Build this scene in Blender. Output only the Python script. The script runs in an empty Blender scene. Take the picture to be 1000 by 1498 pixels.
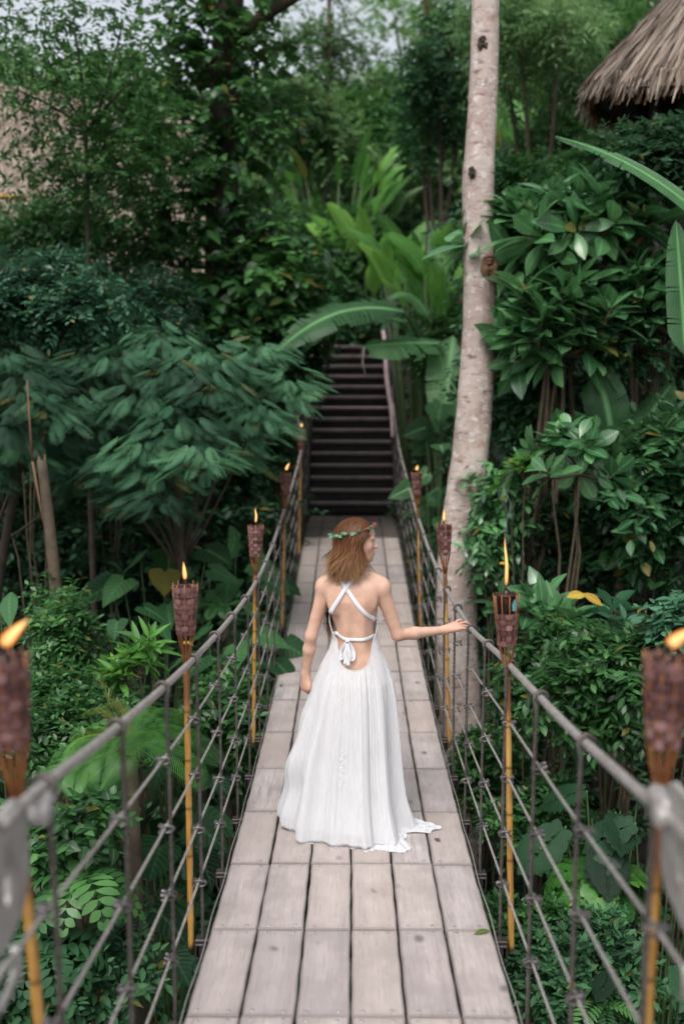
import bpy, math, random
import numpy as np
from mathutils import Vector, Matrix
from mathutils.bvhtree import BVHTree
PI = math.pi
S = bpy.context.scene
C = S.collection
RNG = np.random.default_rng(7)
random.seed(7)

# ------------------------------------------------------------------ camera (origin of the world, 2.2 m above the deck)
FPX = 1456.4
PITCH = math.atan(169 / FPX)
YAW = math.atan(14 / FPX)
cam_d = bpy.data.cameras.new('camera'); cam = bpy.data.objects.new('camera', cam_d); C.objects.link(cam)
cam_d.sensor_fit = 'VERTICAL'; cam_d.sensor_height = 36; cam_d.lens = 35.0
cam_d.clip_start = 0.05; cam_d.clip_end = 600
cam.rotation_euler = (PI / 2 - PITCH, 0, YAW)
cam_d.dof.use_dof = True; cam_d.dof.focus_distance = 5.25; cam_d.dof.aperture_fstop = 1.25; cam_d.dof.aperture_blades = 0
S.camera = cam

def P(px, py, Y):
    """world point that the photograph shows at (px,py), at distance Y along the bridge"""
    a = (px - 500) / FPX; b = (749 - py) / FPX
    y = math.cos(PITCH) + b * math.sin(PITCH); z = b * math.cos(PITCH) - math.sin(PITCH)
    X = a * math.cos(YAW) - y * math.sin(YAW); Yd = a * math.sin(YAW) + y * math.cos(YAW)
    return np.array([X * Y / Yd, Y, z * Y / Yd])

# ------------------------------------------------------------------ scene-graph helpers
def tag(o, label=None, cat=None, group=None, kind=None):
    if label: o['label'] = label
    if cat: o['category'] = cat
    if group: o['group'] = group
    if kind: o['kind'] = kind
    return o
def empty(name, loc, label=None, cat=None, group=None, rz=0):
    o = bpy.data.objects.new(name, None); C.objects.link(o); o.location = Vector([float(v) for v in loc]); o.rotation_euler = (0, 0, rz)
    o.empty_display_size = .1
    return tag(o, label, cat, group)
def copy_tree(o, parent=None):
    c = o.copy(); C.objects.link(c); c.parent = parent
    for ch in list(o.children):
        copy_tree(ch, c)
    return c

class Acc:
    """collects geometry, builds ONE mesh object"""
    def __init__(s):
        s.v = []; s.f = []; s.n = 0; s.lv = []; s.lt = []; s.ls = []; s.m = []
    def add(s, v, f, lv=0.5, lt=None, ls=None, mi=0):
        v = np.asarray(v, float).reshape(-1, 3); f = np.asarray(f, int).reshape(-1, 4)
        k = len(v)
        s.v.append(v); s.f.append(f + s.n); s.n += k
        s.lv.append(np.broadcast_to(np.asarray(lv, float), (k,)))
        s.lt.append(np.zeros(k) if lt is None else np.broadcast_to(np.asarray(lt, float), (k,)))
        s.ls.append(np.zeros(k) if ls is None else np.broadcast_to(np.asarray(ls, float), (k,)))
        s.m.append(np.full(len(f), mi, int))
        return s
    def build(s, name, mats, parent=None, smooth=True, origin=None):
        v = np.concatenate(s.v); f = np.concatenate(s.f)
        if origin is not None: v = v - np.asarray(origin, float)
        elif parent is not None:
            w = Vector((0, 0, 0)); p = parent; M = Matrix.Identity(4)
            while p is not None:
                M = (Matrix.Translation(p.location) @ p.rotation_euler.to_matrix().to_4x4()) @ M; p = p.parent
            Mi = np.array(M.inverted()); v = v @ Mi[:3, :3].T + Mi[:3, 3]
        me = bpy.data.meshes.new(name)
        tri = f[:, 3] == f[:, 2]
        tot = np.where(tri, 3, 4); start = np.concatenate([[0], np.cumsum(tot)[:-1]])
        fl = f.ravel(); keep = np.ones(len(fl), bool); keep[3::4] = ~tri
        fl = fl[keep]
        me.vertices.add(len(v)); me.vertices.foreach_set('co', v.astype(np.float32).ravel())
        me.loops.add(len(fl)); me.loops.foreach_set('vertex_index', fl.astype(np.int32))
        me.polygons.add(len(f)); me.polygons.foreach_set('loop_start', start.astype(np.int32)); me.polygons.foreach_set('loop_total', tot.astype(np.int32))
        me.polygons.foreach_set('use_smooth', np.full(len(f), smooth))
        me.polygons.foreach_set('material_index', np.concatenate(s.m).astype(np.int32))
        me.update(calc_edges=True)
        for nm, arr in (('lv', s.lv), ('lt', s.lt), ('ls', s.ls)):
            a = me.attributes.new(nm, 'FLOAT', 'POINT'); a.data.foreach_set('value', np.concatenate(arr).astype(np.float32))
        for m in (mats if isinstance(mats, (list, tuple)) else [mats]): me.materials.append(m)
        o = bpy.data.objects.new(name, me); C.objects.link(o)
        if parent is not None: o.parent = parent
        if origin is not None and parent is None: o.location = Vector([float(q) for q in origin])
        return o

def nrm(v):
    v = np.asarray(v, float); return v / (np.linalg.norm(v, axis=-1, keepdims=True) + 1e-12)

def tube(acc, path, rad, sides=8, cap=True, lv=.5, rib=None, mi=0, flat=1.0):
    path = np.asarray(path, float); n = len(path); rad = np.broadcast_to(np.asarray(rad, float), (n,))
    t = np.gradient(path, axis=0); t = nrm(t)
    ref = np.array([0, 0, 1.0]) if abs(t[0][2]) < .9 else np.array([1.0, 0, 0])
    u = np.zeros((n, 3)); a = nrm(np.cross(t[0], ref)); u[0] = a
    for i in range(1, n):
        a = a - t[i] * np.dot(a, t[i]); a = a / (np.linalg.norm(a) + 1e-9); u[i] = a
    w = np.cross(t, u)
    ph = np.linspace(0, 2 * PI, sides, endpoint=False)
    r = rad[:, None] * np.ones((1, sides))
    s = np.concatenate([[0], np.cumsum(np.linalg.norm(np.diff(path, axis=0), axis=1))])
    if rib: r = r * (1 + rib[1] * np.sin(2 * PI * s[:, None] / rib[0] + ph[None] * 2))
    v = path[:, None] + r[..., None] * (np.cos(ph)[None, :, None] * u[:, None] + flat * np.sin(ph)[None, :, None] * w[:, None])
    v = v.reshape(-1, 3)
    i = np.arange(n - 1)[:, None] * sides; j = np.arange(sides)[None]; jn = (j + 1) % sides
    f = np.stack([i + j, i + jn, i + sides + jn, i + sides + j], -1).reshape(-1, 4)
    lt = np.repeat(s / max(s[-1], 1e-9), sides)
    if cap:
        c0 = len(v); v = np.vstack([v, path[0], path[-1]]); lt = np.append(lt, [0, 1])
        e = (n - 1) * sides; jj = np.arange(sides); k = (jj + 1) % sides
        f = np.vstack([f, np.stack([k, jj, np.full(sides, c0), np.full(sides, c0)], 1), np.stack([e + jj, e + k, np.full(sides, c0 + 1), np.full(sides, c0 + 1)], 1)])
    acc.add(v, f, lv, lt, 0, mi)

def box(acc, c, s, R=None, lv=.5, bev=0.0, mi=0):
    """box of full size s, centred at c, optional bevel (top/bottom chamfer)"""
    hx, hy, hz = [q / 2 for q in s]
    b = min(bev, hx * .9, hy * .9, hz * .9)
    if b <= 0:
        v = np.array([[x, y, z] for z in (-hz, hz) for y in (-hy, hy) for x in (-hx, hx)])
        f = [[0, 2, 3, 1], [4, 5, 7, 6], [0, 1, 5, 4], [2, 6, 7, 3], [0, 4, 6, 2], [1, 3, 7, 5]]
    else:
        def ring(x, y, z): return [[-x, -y, z], [x, -y, z], [x, y, z], [-x, y, z]]
        v = np.array(ring(hx - b, hy - b, -hz) + ring(hx, hy, -hz + b) + ring(hx, hy, hz - b) + ring(hx - b, hy - b, hz))
        f = [[3, 2, 1, 0], [12, 13, 14, 15]]
        for k in range(3):
            for q in range(4):
                f.append([k * 4 + q, k * 4 + (q + 1) % 4, k * 4 + 4 + (q + 1) % 4, k * 4 + 4 + q])
    v = np.asarray(v, float)
    if R is not None: v = v @ np.asarray(R).T
    acc.add(v + np.asarray(c), f, lv, mi=mi)

def lathe(acc, prof, c=(0, 0, 0), sides=16, lv=.5, sq=(1, 1), mi=0, R=None):
    prof = np.asarray(prof, float); n = len(prof); ph = np.linspace(0, 2 * PI, sides, endpoint=False)
    v = np.stack([prof[:, None, 0] * np.cos(ph)[None] * sq[0], prof[:, None, 0] * np.sin(ph)[None] * sq[1], prof[:, None, 1] + 0 * ph[None]], -1).reshape(-1, 3)
    if R is not None: v = v @ np.asarray(R).T
    i = np.arange(n - 1)[:, None] * sides; j = np.arange(sides)[None]; jn = (j + 1) % sides
    f = np.stack([i + j, i + jn, i + sides + jn, i + sides + j], -1).reshape(-1, 4)
    acc.add(v + np.asarray(c), f, lv, np.repeat(np.linspace(0, 1, n), sides), 0, mi)

def rotm(axis, ang):
    return np.array(Matrix.Rotation(ang, 3, Vector([float(q) for q in axis])))

# ------------------------------------------------------------------ materials
def mat(name):
    m = bpy.data.materials.new(name); m.use_nodes = True
    nt = m.node_tree; b = nt.nodes['Principled BSDF']; o = nt.nodes['Material Output']
    return m, nt, b, o
def nd(nt, t, **k):
    n = nt.nodes.new(t)
    for a, v in k.items():
        if a in n.inputs.keys() if False else False: pass
        setattr(n, a, v)
    return n
def ramp(nt, fac, cols, interp='LINEAR'):
    r = nt.nodes.new('ShaderNodeValToRGB'); r.color_ramp.interpolation = interp
    el = r.color_ramp.elements
    while len(el) < len(cols): el.new(.5)
    for e, (p, c) in zip(el, cols): e.position = p; e.color = (*c, 1) if len(c) == 3 else c
    nt.links.new(fac, r.inputs[0]); return r.outputs[0]
def mixc(nt, f, a, b, mode='MIX'):
    m = nt.nodes.new('ShaderNodeMix'); m.data_type = 'RGBA'; m.blend_type = mode
    for s, v in ((m.inputs[0], f), (m.inputs[6], a), (m.inputs[7], b)):
        if isinstance(v, (int, float)): s.default_value = v
        elif isinstance(v, tuple): s.default_value = (*v, 1)
        else: nt.links.new(v, s)
    return m.outputs[2]
def mth(nt, op, a, b=0.0, c=0.0):
    m = nt.nodes.new('ShaderNodeMath'); m.operation = op
    for s, v in zip(m.inputs, (a, b, c)):
        if isinstance(v, (int, float)): s.default_value = v
        else: nt.links.new(v, s)
    return m.outputs[0]
def attr(nt, n):
    a = nt.nodes.new('ShaderNodeAttribute'); a.attribute_name = n; return a.outputs['Fac']
def noise(nt, scale, detail=4, rough=.5, vec=None, out=0):
    n = nt.nodes.new('ShaderNodeTexNoise'); n.inputs['Scale'].default_value = scale; n.inputs['Detail'].default_value = detail; n.inputs['Roughness'].default_value = rough
    if vec is not None: nt.links.new(vec, n.inputs['Vector'])
    return n.outputs[out]
def coord(nt, scale=(1, 1, 1), which='Object', off=None):
    t = nt.nodes.new('ShaderNodeTexCoord'); m = nt.nodes.new('ShaderNodeMapping'); m.inputs['Scale'].default_value = scale
    nt.links.new(t.outputs[which], m.inputs[0])
    if off is not None: nt.links.new(off, m.inputs['Location'])
    return m.outputs[0]
def bump(nt, b, h, strength=.5, dist=.01):
    n = nt.nodes.new('ShaderNodeBump'); n.inputs['Strength'].default_value = strength; n.inputs['Distance'].default_value = dist
    nt.links.new(h, n.inputs['Height']); nt.links.new(n.outputs[0], b.inputs['Normal'])
def setb(b, **k):
    for a, v in k.items():
        b.inputs[a.replace('_', ' ')].default_value = (*v, 1) if isinstance(v, tuple) else v

def leafmat(name, dark, mid, light, rough=.42, trans=.22, vein=.25, nv=0, spec=.5, under=None, soft=.0):
    m, nt, b, o = mat(name)
    lv = attr(nt, 'lv'); ls = attr(nt, 'ls'); lt = attr(nt, 'lt')
    n1 = noise(nt, 1.3, 3, .6, coord(nt))
    n2 = noise(nt, 9.0, 3, .6, coord(nt))
    f = mth(nt, 'ADD', lv, mth(nt, 'ADD', mth(nt, 'MULTIPLY', mth(nt, 'SUBTRACT', n1, .5), .8), mth(nt, 'MULTIPLY', mth(nt, 'SUBTRACT', n2, .5), .45)))
    col = ramp(nt, f, [(0.0, tuple(c * .55 for c in dark)), (.28, dark), (.58, mid), (1.0, light)])
    # pale midrib
    mr = ramp(nt, ls, [(0.0, (1, 1, 1)), (.09, (.6, .6, .6)), (.16, (0, 0, 0))])
    col = mixc(nt, mth(nt, 'MULTIPLY', mr, vein), col, tuple(min(1, c * 2.2 + .03) for c in light))
    if nv:
        w = mth(nt, 'SINE', mth(nt, 'MULTIPLY', mth(nt, 'SUBTRACT', lt, mth(nt, 'MULTIPLY', ls, .18)), nv * 6.283))
        w = mth(nt, 'MULTIPLY', mth(nt, 'ADD', w, 1.0), .5)
        col = mixc(nt, mth(nt, 'MULTIPLY', w, .2), col, tuple(c * .55 for c in mid))
        bump(nt, b, w, .45, .01)
    hsh = mth(nt, 'FRACT', mth(nt, 'MULTIPLY', lv, 91.7))
    col = mixc(nt, mth(nt, 'MULTIPLY', mth(nt, 'GREATER_THAN', hsh, .972), .75), col, (.20, .15, .03))
    nt.links.new(col, b.inputs['Base Color'])
    setb(b, Roughness=rough, Specular_IOR_Level=spec)
    tr = nt.nodes.new('ShaderNodeBsdfTranslucent'); nt.links.new(mixc(nt, .5, col, tuple(min(1, c * 1.5) for c in light)), tr.inputs[0])
    mx = nt.nodes.new('ShaderNodeMixShader'); mx.inputs[0].default_value = trans
    nt.links.new(b.outputs[0], mx.inputs[1]); nt.links.new(tr.outputs[0], mx.inputs[2]); nt.links.new(mx.outputs[0], o.inputs[0])
    return m

M = {}
def simple(name, col, rough=.6, metal=0, var=.3, sc=20, bmp=.2, spec=.5, bd=.004, col2=None):
    m, nt, b, o = mat(name)
    n = noise(nt, sc, 5, .6, coord(nt))
    c2 = col2 or tuple(c * (1 - var) for c in col); c3 = tuple(min(1, c * (1 + var)) for c in col)
    nt.links.new(ramp(nt, n, [(.25, c2), (.55, col), (.8, c3)]), b.inputs['Base Color'])
    setb(b, Roughness=rough, Metallic=metal, Specular_IOR_Level=spec)
    if bmp: bump(nt, b, n, bmp, bd)
    M[name] = m; return m

# weathered deck wood, one tint per plank
def plankmat(name, base, dark, wet=0):
    m, nt, b, o = mat(name)
    oi = nt.nodes.new('ShaderNodeObjectInfo')
    off = nt.nodes.new('ShaderNodeCombineXYZ')
    for k in range(3): nt.links.new(mth(nt, 'MULTIPLY', oi.outputs['Random'], 37.0 + 11 * k), off.inputs[k])
    vg = coord(nt, (34, 2.2, 20), off=off.outputs[0]); v1 = coord(nt, (5, 4, 5), off=off.outputs[0]); v2 = coord(nt, (1, 1, 1), off=off.outputs[0])
    g = noise(nt, 1.0, 6, .65, vg); blot = noise(nt, 1.0, 4, .6, v1)
    fine = noise(nt, 90, 3, .6, v2)
    c = ramp(nt, g, [(.28, tuple(x * .50 for x in base)), (.45, tuple(x * .88 for x in base)), (.6, base), (.78, tuple(min(1, x * 1.22) for x in base))])
    c = mixc(nt, ramp(nt, blot, [(.36, (.9, .9, .9)), (.55, (0, 0, 0))]), c, tuple(x * .60 for x in base))
    c = mixc(nt, ramp(nt, noise(nt, 1.0, 5, .7, coord(nt, (11, 7, 9), off=off.outputs[0])), [(.5, (0, 0, 0)), (.7, (.3, .3, .3))]), c, tuple(min(1, x * 1.3) for x in base))
    wv = nt.nodes.new('ShaderNodeTexWave'); wv.wave_type = 'RINGS'; wv.inputs['Scale'].default_value = 1.0; wv.inputs['Distortion'].default_value = 3.5; wv.inputs['Detail'].default_value = 3; nt.links.new(coord(nt, (30, 2.0, 10), off=off.outputs[0]), wv.inputs[0])
    c = mixc(nt, mth(nt, 'MULTIPLY', ramp(nt, wv.outputs['Fac'], [(.35, (1, 1, 1)), (.6, (0, 0, 0))]), .16), c, tuple(x * .55 for x in base))
    vs = noise(nt, 1.0, 5, .75, coord(nt, (120, 5, 60), off=off.outputs[0]))
    c = mixc(nt, ramp(nt, vs, [(.52, (0, 0, 0)), (.70, (.85, .85, .85))]), c, tuple(x * .40 for x in base))
    # brownish to grey drift from plank to plank
    c = mixc(nt, mth(nt, 'MULTIPLY', oi.outputs['Random'], .65), c, dark)
    r2 = mth(nt, 'FRACT', mth(nt, 'MULTIPLY', oi.outputs['Random'], 7.31))
    c = mixc(nt, mth(nt, 'MULTIPLY', r2, .35), c, (base[0] * 1.0, base[1] * .9, base[2] * .78), 'MIX')
    # knots and stains: cells
    vo = nt.nodes.new('ShaderNodeTexVoronoi'); vo.inputs['Scale'].default_value = 1.0; nt.links.new(coord(nt, (5.5, 3.4, 5), off=off.outputs[0]), vo.inputs['Vector'])
    k = ramp(nt, vo.outputs['Distance'], [(.07, (1, 1, 1)), (.16, (0, 0, 0))])
    vk = ramp(nt, noise(nt, 3.0, 1, .5, v2), [(.50, (0, 0, 0)), (.54, (1, 1, 1))])
    c = mixc(nt, mth(nt, 'MULTIPLY', mth(nt, 'MULTIPLY', k, vk), .7), c, (.05, .037, .035))
    # darker rim of each plank
    ed = attr(nt, 'ls')
    c = mixc(nt, mth(nt, 'MULTIPLY', ed, mth(nt, 'ADD', .35, mth(nt, 'MULTIPLY', blot, .5))), c, (.09, .075, .065))
    c = mixc(nt, mth(nt, 'MULTIPLY', fine, .25), c, tuple(x * .6 for x in base))
    nt.links.new(c, b.inputs['Base Color'])
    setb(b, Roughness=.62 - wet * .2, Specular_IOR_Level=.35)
    hh = mth(nt, 'ADD', mth(nt, 'MULTIPLY', g, .8), mth(nt, 'MULTIPLY', fine, .3))
    bump(nt, b, hh, .45, .003)
    M[name] = m; return m
plankmat('weathered_plank', (.57, .505, .49), (.33, .28, .28))
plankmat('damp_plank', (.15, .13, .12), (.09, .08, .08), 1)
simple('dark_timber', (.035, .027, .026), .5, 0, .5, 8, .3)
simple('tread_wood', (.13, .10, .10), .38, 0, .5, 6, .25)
simple('worn_nosing', (.30, .23, .23), .5, 0, .35, 10, .2)
simple('pale_pole', (.42, .30, .31), .55, 0, .35, 9, .2)
simple('galvanised_plate', (.42, .40, .385), .55, .35, .2, 14, .12, col2=(.22, .19, .17))
simple('screw_metal', (.45, .43, .42), .4, .8, .2, 30, 0)
simple('rebar', (.12, .105, .10), .5, .45, .35, 40, .25, col2=(.06, .045, .038))
simple('clamp_metal', (.13, .12, .12), .42, .6, .3, 50, .2)
simple('edge_wire', (.26, .26, .24), .5, .3, .2, 30, .1)
simple('char', (.012, .011, .011), .8, 0, .3, 30, .2)
simple('burnt_tin', (.035, .022, .02), .35, .7, .6, 18, .1, col2=(.15, .06, .03))
simple('blue_label', (.10, .50, .62), .5, 0, .15, 20, 0)
# coated cable: grey with scuffs and fine diagonal lay
m, nt, b, o = mat('steel_cable')
n1 = noise(nt, 55, 5, .7, coord(nt)); n2 = noise(nt, 6, 3, .5, coord(nt))
nt.links.new(mixc(nt, mth(nt, 'MULTIPLY', n2, .5), ramp(nt, n1, [(.3, (.17, .15, .14)), (.5, (.36, .335, .32)), (.7, (.50, .475, .46))]), (.27, .24, .22)), b.inputs['Base Color'])
setb(b, Roughness=.5, Metallic=.25); bump(nt, b, n1, .5, .003); M['steel_cable'] = m
# bamboo
m, nt, b, o = mat('bamboo')
lt = attr(nt, 'lt'); n1 = noise(nt, 1.0, 4, .6, coord(nt, (60, 60, 3))); n2 = noise(nt, 5, 3, .6, coord(nt))
c = ramp(nt, n1, [(.3, (.30, .135, .028)), (.5, (.45, .235, .055)), (.75, (.58, .36, .12))])
nodef = mth(nt, 'PINGPONG', mth(nt, 'MULTIPLY', lt, 6.0), .5)
c = mixc(nt, ramp(nt, nodef, [(.0, (1, 1, 1)), (.035, (.2, .2, .2)), (.06, (0, 0, 0))]), c, (.10, .045, .015))
c = mixc(nt, ramp(nt, lt, [(.80, (0, 0, 0)), (.88, (.9, .9, .9))]), c, (.17, .065, .028))
c = mixc(nt, ramp(nt, n2, [(.5, (0, 0, 0)), (.7, (.5, .5, .5))]), c, (.12, .06, .03))
nt.links.new(c, b.inputs['Base Color']); setb(b, Roughness=.38); bump(nt, b, n1, .2, .003); M['bamboo'] = m
simple('slat_bamboo', (.30, .11, .035), .45, 0, .45, 25, .2, col2=(.09, .03, .014))
m, nt, b, o = mat('woven_strip')
lv = attr(nt, 'lv'); n1 = noise(nt, 1.0, 4, .6, coord(nt, (25, 25, 120)))
c = ramp(nt, mth(nt, 'ADD', mth(nt, 'MULTIPLY', lv, .6), mth(nt, 'MULTIPLY', n1, .4)), [(.2, (.065, .028, .028)), (.5, (.15, .072, .068)), (.8, (.27, .15, .14))])
nt.links.new(c, b.inputs['Base Color']); setb(b, Roughness=.5); bump(nt, b, n1, .3, .002); M['woven_strip'] = m
# flame
m, nt, b, o = mat('flame')
lw = nt.nodes.new('ShaderNodeLayerWeight'); lw.inputs[0].default_value = .35
lt = attr(nt, 'lt')
core = mth(nt, 'SUBTRACT', 1.0, lw.outputs['Facing'])
c = ramp(nt, core, [(.0, (1, .07, .008)), (.4, (1, .17, .02)), (.75, (1, .40, .10)), (1, (1, .66, .28))])
st = ramp(nt, lt, [(0, (.25, .25, .25)), (.2, (.8, .8, .8)), (.7, (1, 1, 1)), (1, (.5, .5, .5))])
em = nt.nodes.new('ShaderNodeEmission'); nt.links.new(c, em.inputs[0]); nt.links.new(mth(nt, 'MULTIPLY', mth(nt, 'ADD', mth(nt, 'MULTIPLY', core, 1.5), .45), st), em.inputs[1])
tp = nt.nodes.new('ShaderNodeBsdfTransparent'); mx = nt.nodes.new('ShaderNodeMixShader')
nt.links.new(ramp(nt, core, [(0, (0, 0, 0)), (.3, (.55, .55, .55)), (.7, (.95, .95, .95))]), mx.inputs[0]); nt.links.new(tp.outputs[0], mx.inputs[1]); nt.links.new(em.outputs[0], mx.inputs[2])
nt.links.new(mx.outputs[0], o.inputs[0]); M['flame'] = m
# smoke
m, nt, b, o = mat('smoke')
tp = nt.nodes.new('ShaderNodeBsdfTransparent'); df = nt.nodes.new('ShaderNodeBsdfDiffuse'); df.inputs[0].default_value = (.45, .55, .58, 1)
tl = nt.nodes.new('ShaderNodeBsdfTranslucent'); tl.inputs[0].default_value = (.5, .6, .65, 1)
ad = nt.nodes.new('ShaderNodeMixShader'); ad.inputs[0].default_value = .5; nt.links.new(df.outputs[0], ad.inputs[1]); nt.links.new(tl.outputs[0], ad.inputs[2])
mx = nt.nodes.new('ShaderNodeMixShader')
a = ramp(nt, attr(nt, 'ls'), [(0, (1, 1, 1)), (1, (0, 0, 0))]); a = mth(nt, 'MULTIPLY', a, ramp(nt, attr(nt, 'lt'), [(0, (.35, .35, .35)), (.4, (.22, .22, .22)), (1, (0, 0, 0))]))
nt.links.new(a, mx.inputs[0]); nt.links.new(tp.outputs[0], mx.inputs[1]); nt.links.new(ad.outputs[0], mx.inputs[2]); nt.links.new(mx.outputs[0], o.inputs[0]); M['smoke'] = m
# soil
simple('soil', (.028, .022, .016), .9, 0, .5, 3, .6, bd=.05, col2=(.012, .014, .009))

# ------------------------------------------------------------------ terrain
def sst(a, b, x):
    t = np.clip((np.asarray(x, float) - a) / (b - a), 0, 1); return t * t * (3 - 2 * t)
def g(x, y):
    x = np.asarray(x, float); y = np.asarray(y, float)
    z = -5.0 + 2.6 * sst(7, 14.5, y) + .62 * np.clip(y - 14.8, 0, 9) + .22 * np.clip(y - 24, 0, 70)
    z = z + .6 * sst(3, -3, y) * 3.5
    z = z + .62 * np.clip(x - 1.2, 0, 6) * sst(-2, 3, y) + .15 * np.clip(x - 7.2, 0, 40)
    z = z + .28 * np.clip(-x - 1.6, 0, 7) + .12 * np.clip(-x - 8.6, 0, 40)
    z = z + .18 * np.sin(x * 1.1 + .4 * y) * np.cos(y * .9 - .3 * x) + .08 * np.sin(3.1 * x) * np.sin(2.7 * y)
    return z
n = 181
xs = np.concatenate([np.linspace(-200, -20, 20, endpoint=False), np.linspace(-20, 20, n), np.linspace(20, 200, 21)[1:]])
ys = np.concatenate([np.linspace(-150, -8, 15, endpoint=False), np.linspace(-8, 40, 200), np.linspace(40, 300, 25)[1:]])
X, Y = np.meshgrid(xs, ys); Z = g(X, Y)
a = Acc(); nx = len(xs); ny = len(ys)
i = np.arange(ny - 1)[:, None] * nx; j = np.arange(nx - 1)[None]
a.add(np.stack([X, Y, Z], -1).reshape(-1, 3), np.stack([i + j, i + j + 1, i + nx + j + 1, i + nx + j], -1).reshape(-1, 4))
tag(a.build('ground', M['soil']), kind='structure')

# ------------------------------------------------------------------ the suspension bridge
LROW = .66; Y0 = 3.36
DZ_Y = [-2.5, -1, 2.04, 2.7, 3.36, 4.02, 4.68, 5.34, 6.0, 6.66, 7.32, 7.98, 8.64, 9.3, 9.96, 10.62, 11.28, 11.94, 12.6, 13.26, 13.92, 14.8]
DZ_Z = [-2.02, -2.06, -2.15, -2.185, -2.222, -2.262, -2.29, -2.306, -2.312, -2.304, -2.281, -2.246, -2.202, -2.15, -2.085, -2.005, -1.925, -1.845, -1.79, -1.76, -1.75, -1.75]
def deck(y): return float(np.interp(y, DZ_Y, DZ_Z))
RLY = [-2.6, 1.97, 2.64, 3.32, 4.07, 4.87, 5.54, 6.28, 7.09, 8.0, 9.05, 10.31, 11.27, 12.14, 12.9, 14.6]
RLZ = [-.45, -.814, -.915, -1.004, -1.09, -1.164, -1.213, -1.248, -1.25, -1.20, -1.089, -.94, -.79, -.60, -.42, .02]
RRY = [-2.6, 1.88, 2.18, 2.9, 3.6, 4.22, 5.0, 5.35, 5.72, 6.47, 7.13, 8.3, 9.58, 10.89, 12.0, 12.88, 14.6]
RRZ = [-.47, -.85, -.893, -.99, -1.063, -1.125, -1.225, -1.265, -1.28, -1.305, -1.30, -1.25, -1.12, -.93, -.75, -.60, -.1]
def railz(s, y): return float(np.interp(y, RLY, RLZ) if s < 0 else np.interp(y, RRY, RRZ))
def railx(y): return float(np.interp(y, [5, 9, 12, 15], [.655, .635, .605, .60]))
def smooth_path(fx, fz, y0, y1, step=.05):
    ys = np.arange(y0, y1 + step / 2, step)
    x = np.array([fx(y) for y in ys]); z = np.array([fz(y) for y in ys])
    k = np.exp(-np.linspace(-2, 2, 17) ** 2); k /= k.sum()
    def sm(a): return np.convolve(np.pad(a, 8, 'reflect', reflect_type='odd'), k, 'valid')
    return np.stack([sm(x), ys, sm(z)], 1)
bridge = empty('suspension_bridge', (0, 0, deck(3.36)), 'cable suspension footbridge with grey plank deck crossing the green ravine', 'bridge')
RAIL = {}
for s in (-1, 1):
    p = smooth_path(lambda y: s * railx(y), lambda y: railz(s, y), 1.78, 14.65, .03); RAIL[s] = p
    a = Acc(); tube(a, p, .0135, 12); a.build('handrail_cable', M['steel_cable'], bridge)
def rail_at(s, y):
    p = RAIL[s]; return float(np.interp(y, p[:, 1], p[:, 0])), float(np.interp(y, p[:, 1], p[:, 2]))
FR = (.785, .58, .375, .175)
for s in (-1, 1):
    for fr in FR:
        def fx(y): return s * (railx(y) * fr + .632 * (1 - fr)) + s * .012
        def fz(y): return deck(y) + (railz(s, y) - deck(y)) * fr
        a = Acc(); tube(a, smooth_path(fx, fz, .9, 14.6, .06), .0052, 8); a.build('side_cable', M['steel_cable'], bridge)
    a = Acc()
    ey = np.arange(.4, 14.7, .06); ex = s * (.606 + .003 * np.sin(ey * 9.5)); ez = [deck(q) + .004 + .004 * math.sin(q * 8) for q in ey]
    tube(a, np.stack([ex, ey, ez], 1), .0034, 6); a.build('edge_wire', M['edge_wire'], bridge)
# joints
joints = [Y0 + LROW * n for n in range(-7, 17)]
PW = .2
def plank_mesh(w, l, seed, screws=True):
    r = np.random.default_rng(seed)
    a = Acc(); nx, ny = 6, 14; t = .032; b = .0035
    xs = np.array([-w / 2, -w / 2 + b, -w / 2 + .012, 0, w / 2 - .012, w / 2 - b, w / 2]); ys = np.concatenate([[-l / 2, -l / 2 + b, -l / 2 + .014], np.linspace(-l / 2 + .05, l / 2 - .05, 8), [l / 2 - .014, l / 2 - b, l / 2]])
    cup = r.uniform(-.0015, .002); wob = r.uniform(0, 6, 4)
    V = []; LS = []
    for yv in ys:
        for xv in xs:
            z = cup * (xv / (w / 2)) ** 2 + .0012 * math.sin(yv * 8 + wob[0])
            if abs(xv) > w / 2 - b / 2 or abs(yv) > l / 2 - b / 2: z -= b
            dx = 0
            if abs(xv) > w / 2 - .01: dx = .0016 * math.sin(yv * 23 + wob[1] + (3 if xv > 0 else 0))
            V.append([xv + dx, yv, z]); LS.append(1.0 if (abs(xv) > w / 2 - .004 or abs(yv) > l / 2 - .004) else (.25 if (abs(xv) > w / 2 - .013 or abs(yv) > l / 2 - .015) else 0))
    k = len(xs); f = [[q * k + p, q * k + p + 1, (q + 1) * k + p + 1, (q + 1) * k + p] for q in range(len(ys) - 1) for p in range(k - 1)]
    a.add(V, f, r.random(), 0, LS)
    # sides
    rim = [p for p in range(k)] + [q * k + k - 1 for q in range(1, len(ys))] + [(len(ys) - 1) * k + p for p in range(k - 2, -1, -1)] + [q * k for q in range(len(ys) - 2, 0, -1)]
    R = np.array([V[q] for q in rim]); lo = R.copy(); lo[:, 2] -= t; m_ = len(R)
    a.add(np.vstack([R, lo]), [[(q + 1) % m_, q, m_ + q, m_ + (q + 1) % m_] for q in range(m_)], .5, 0, .7)
    if screws:
        for sx in (-1, 1):
            for sy in (-1, 1):
                c = (sx * (w / 2 - .04) + r.uniform(-.008, .008), sy * (l / 2 - .028) + r.uniform(-.005, .005), .001)
                lathe(a, [(.0075, -.002), (.0075, .0008), (.006, .0022), (.002, .0016), (.0001, .0012)], c, 10, mi=1)
    return a
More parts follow.
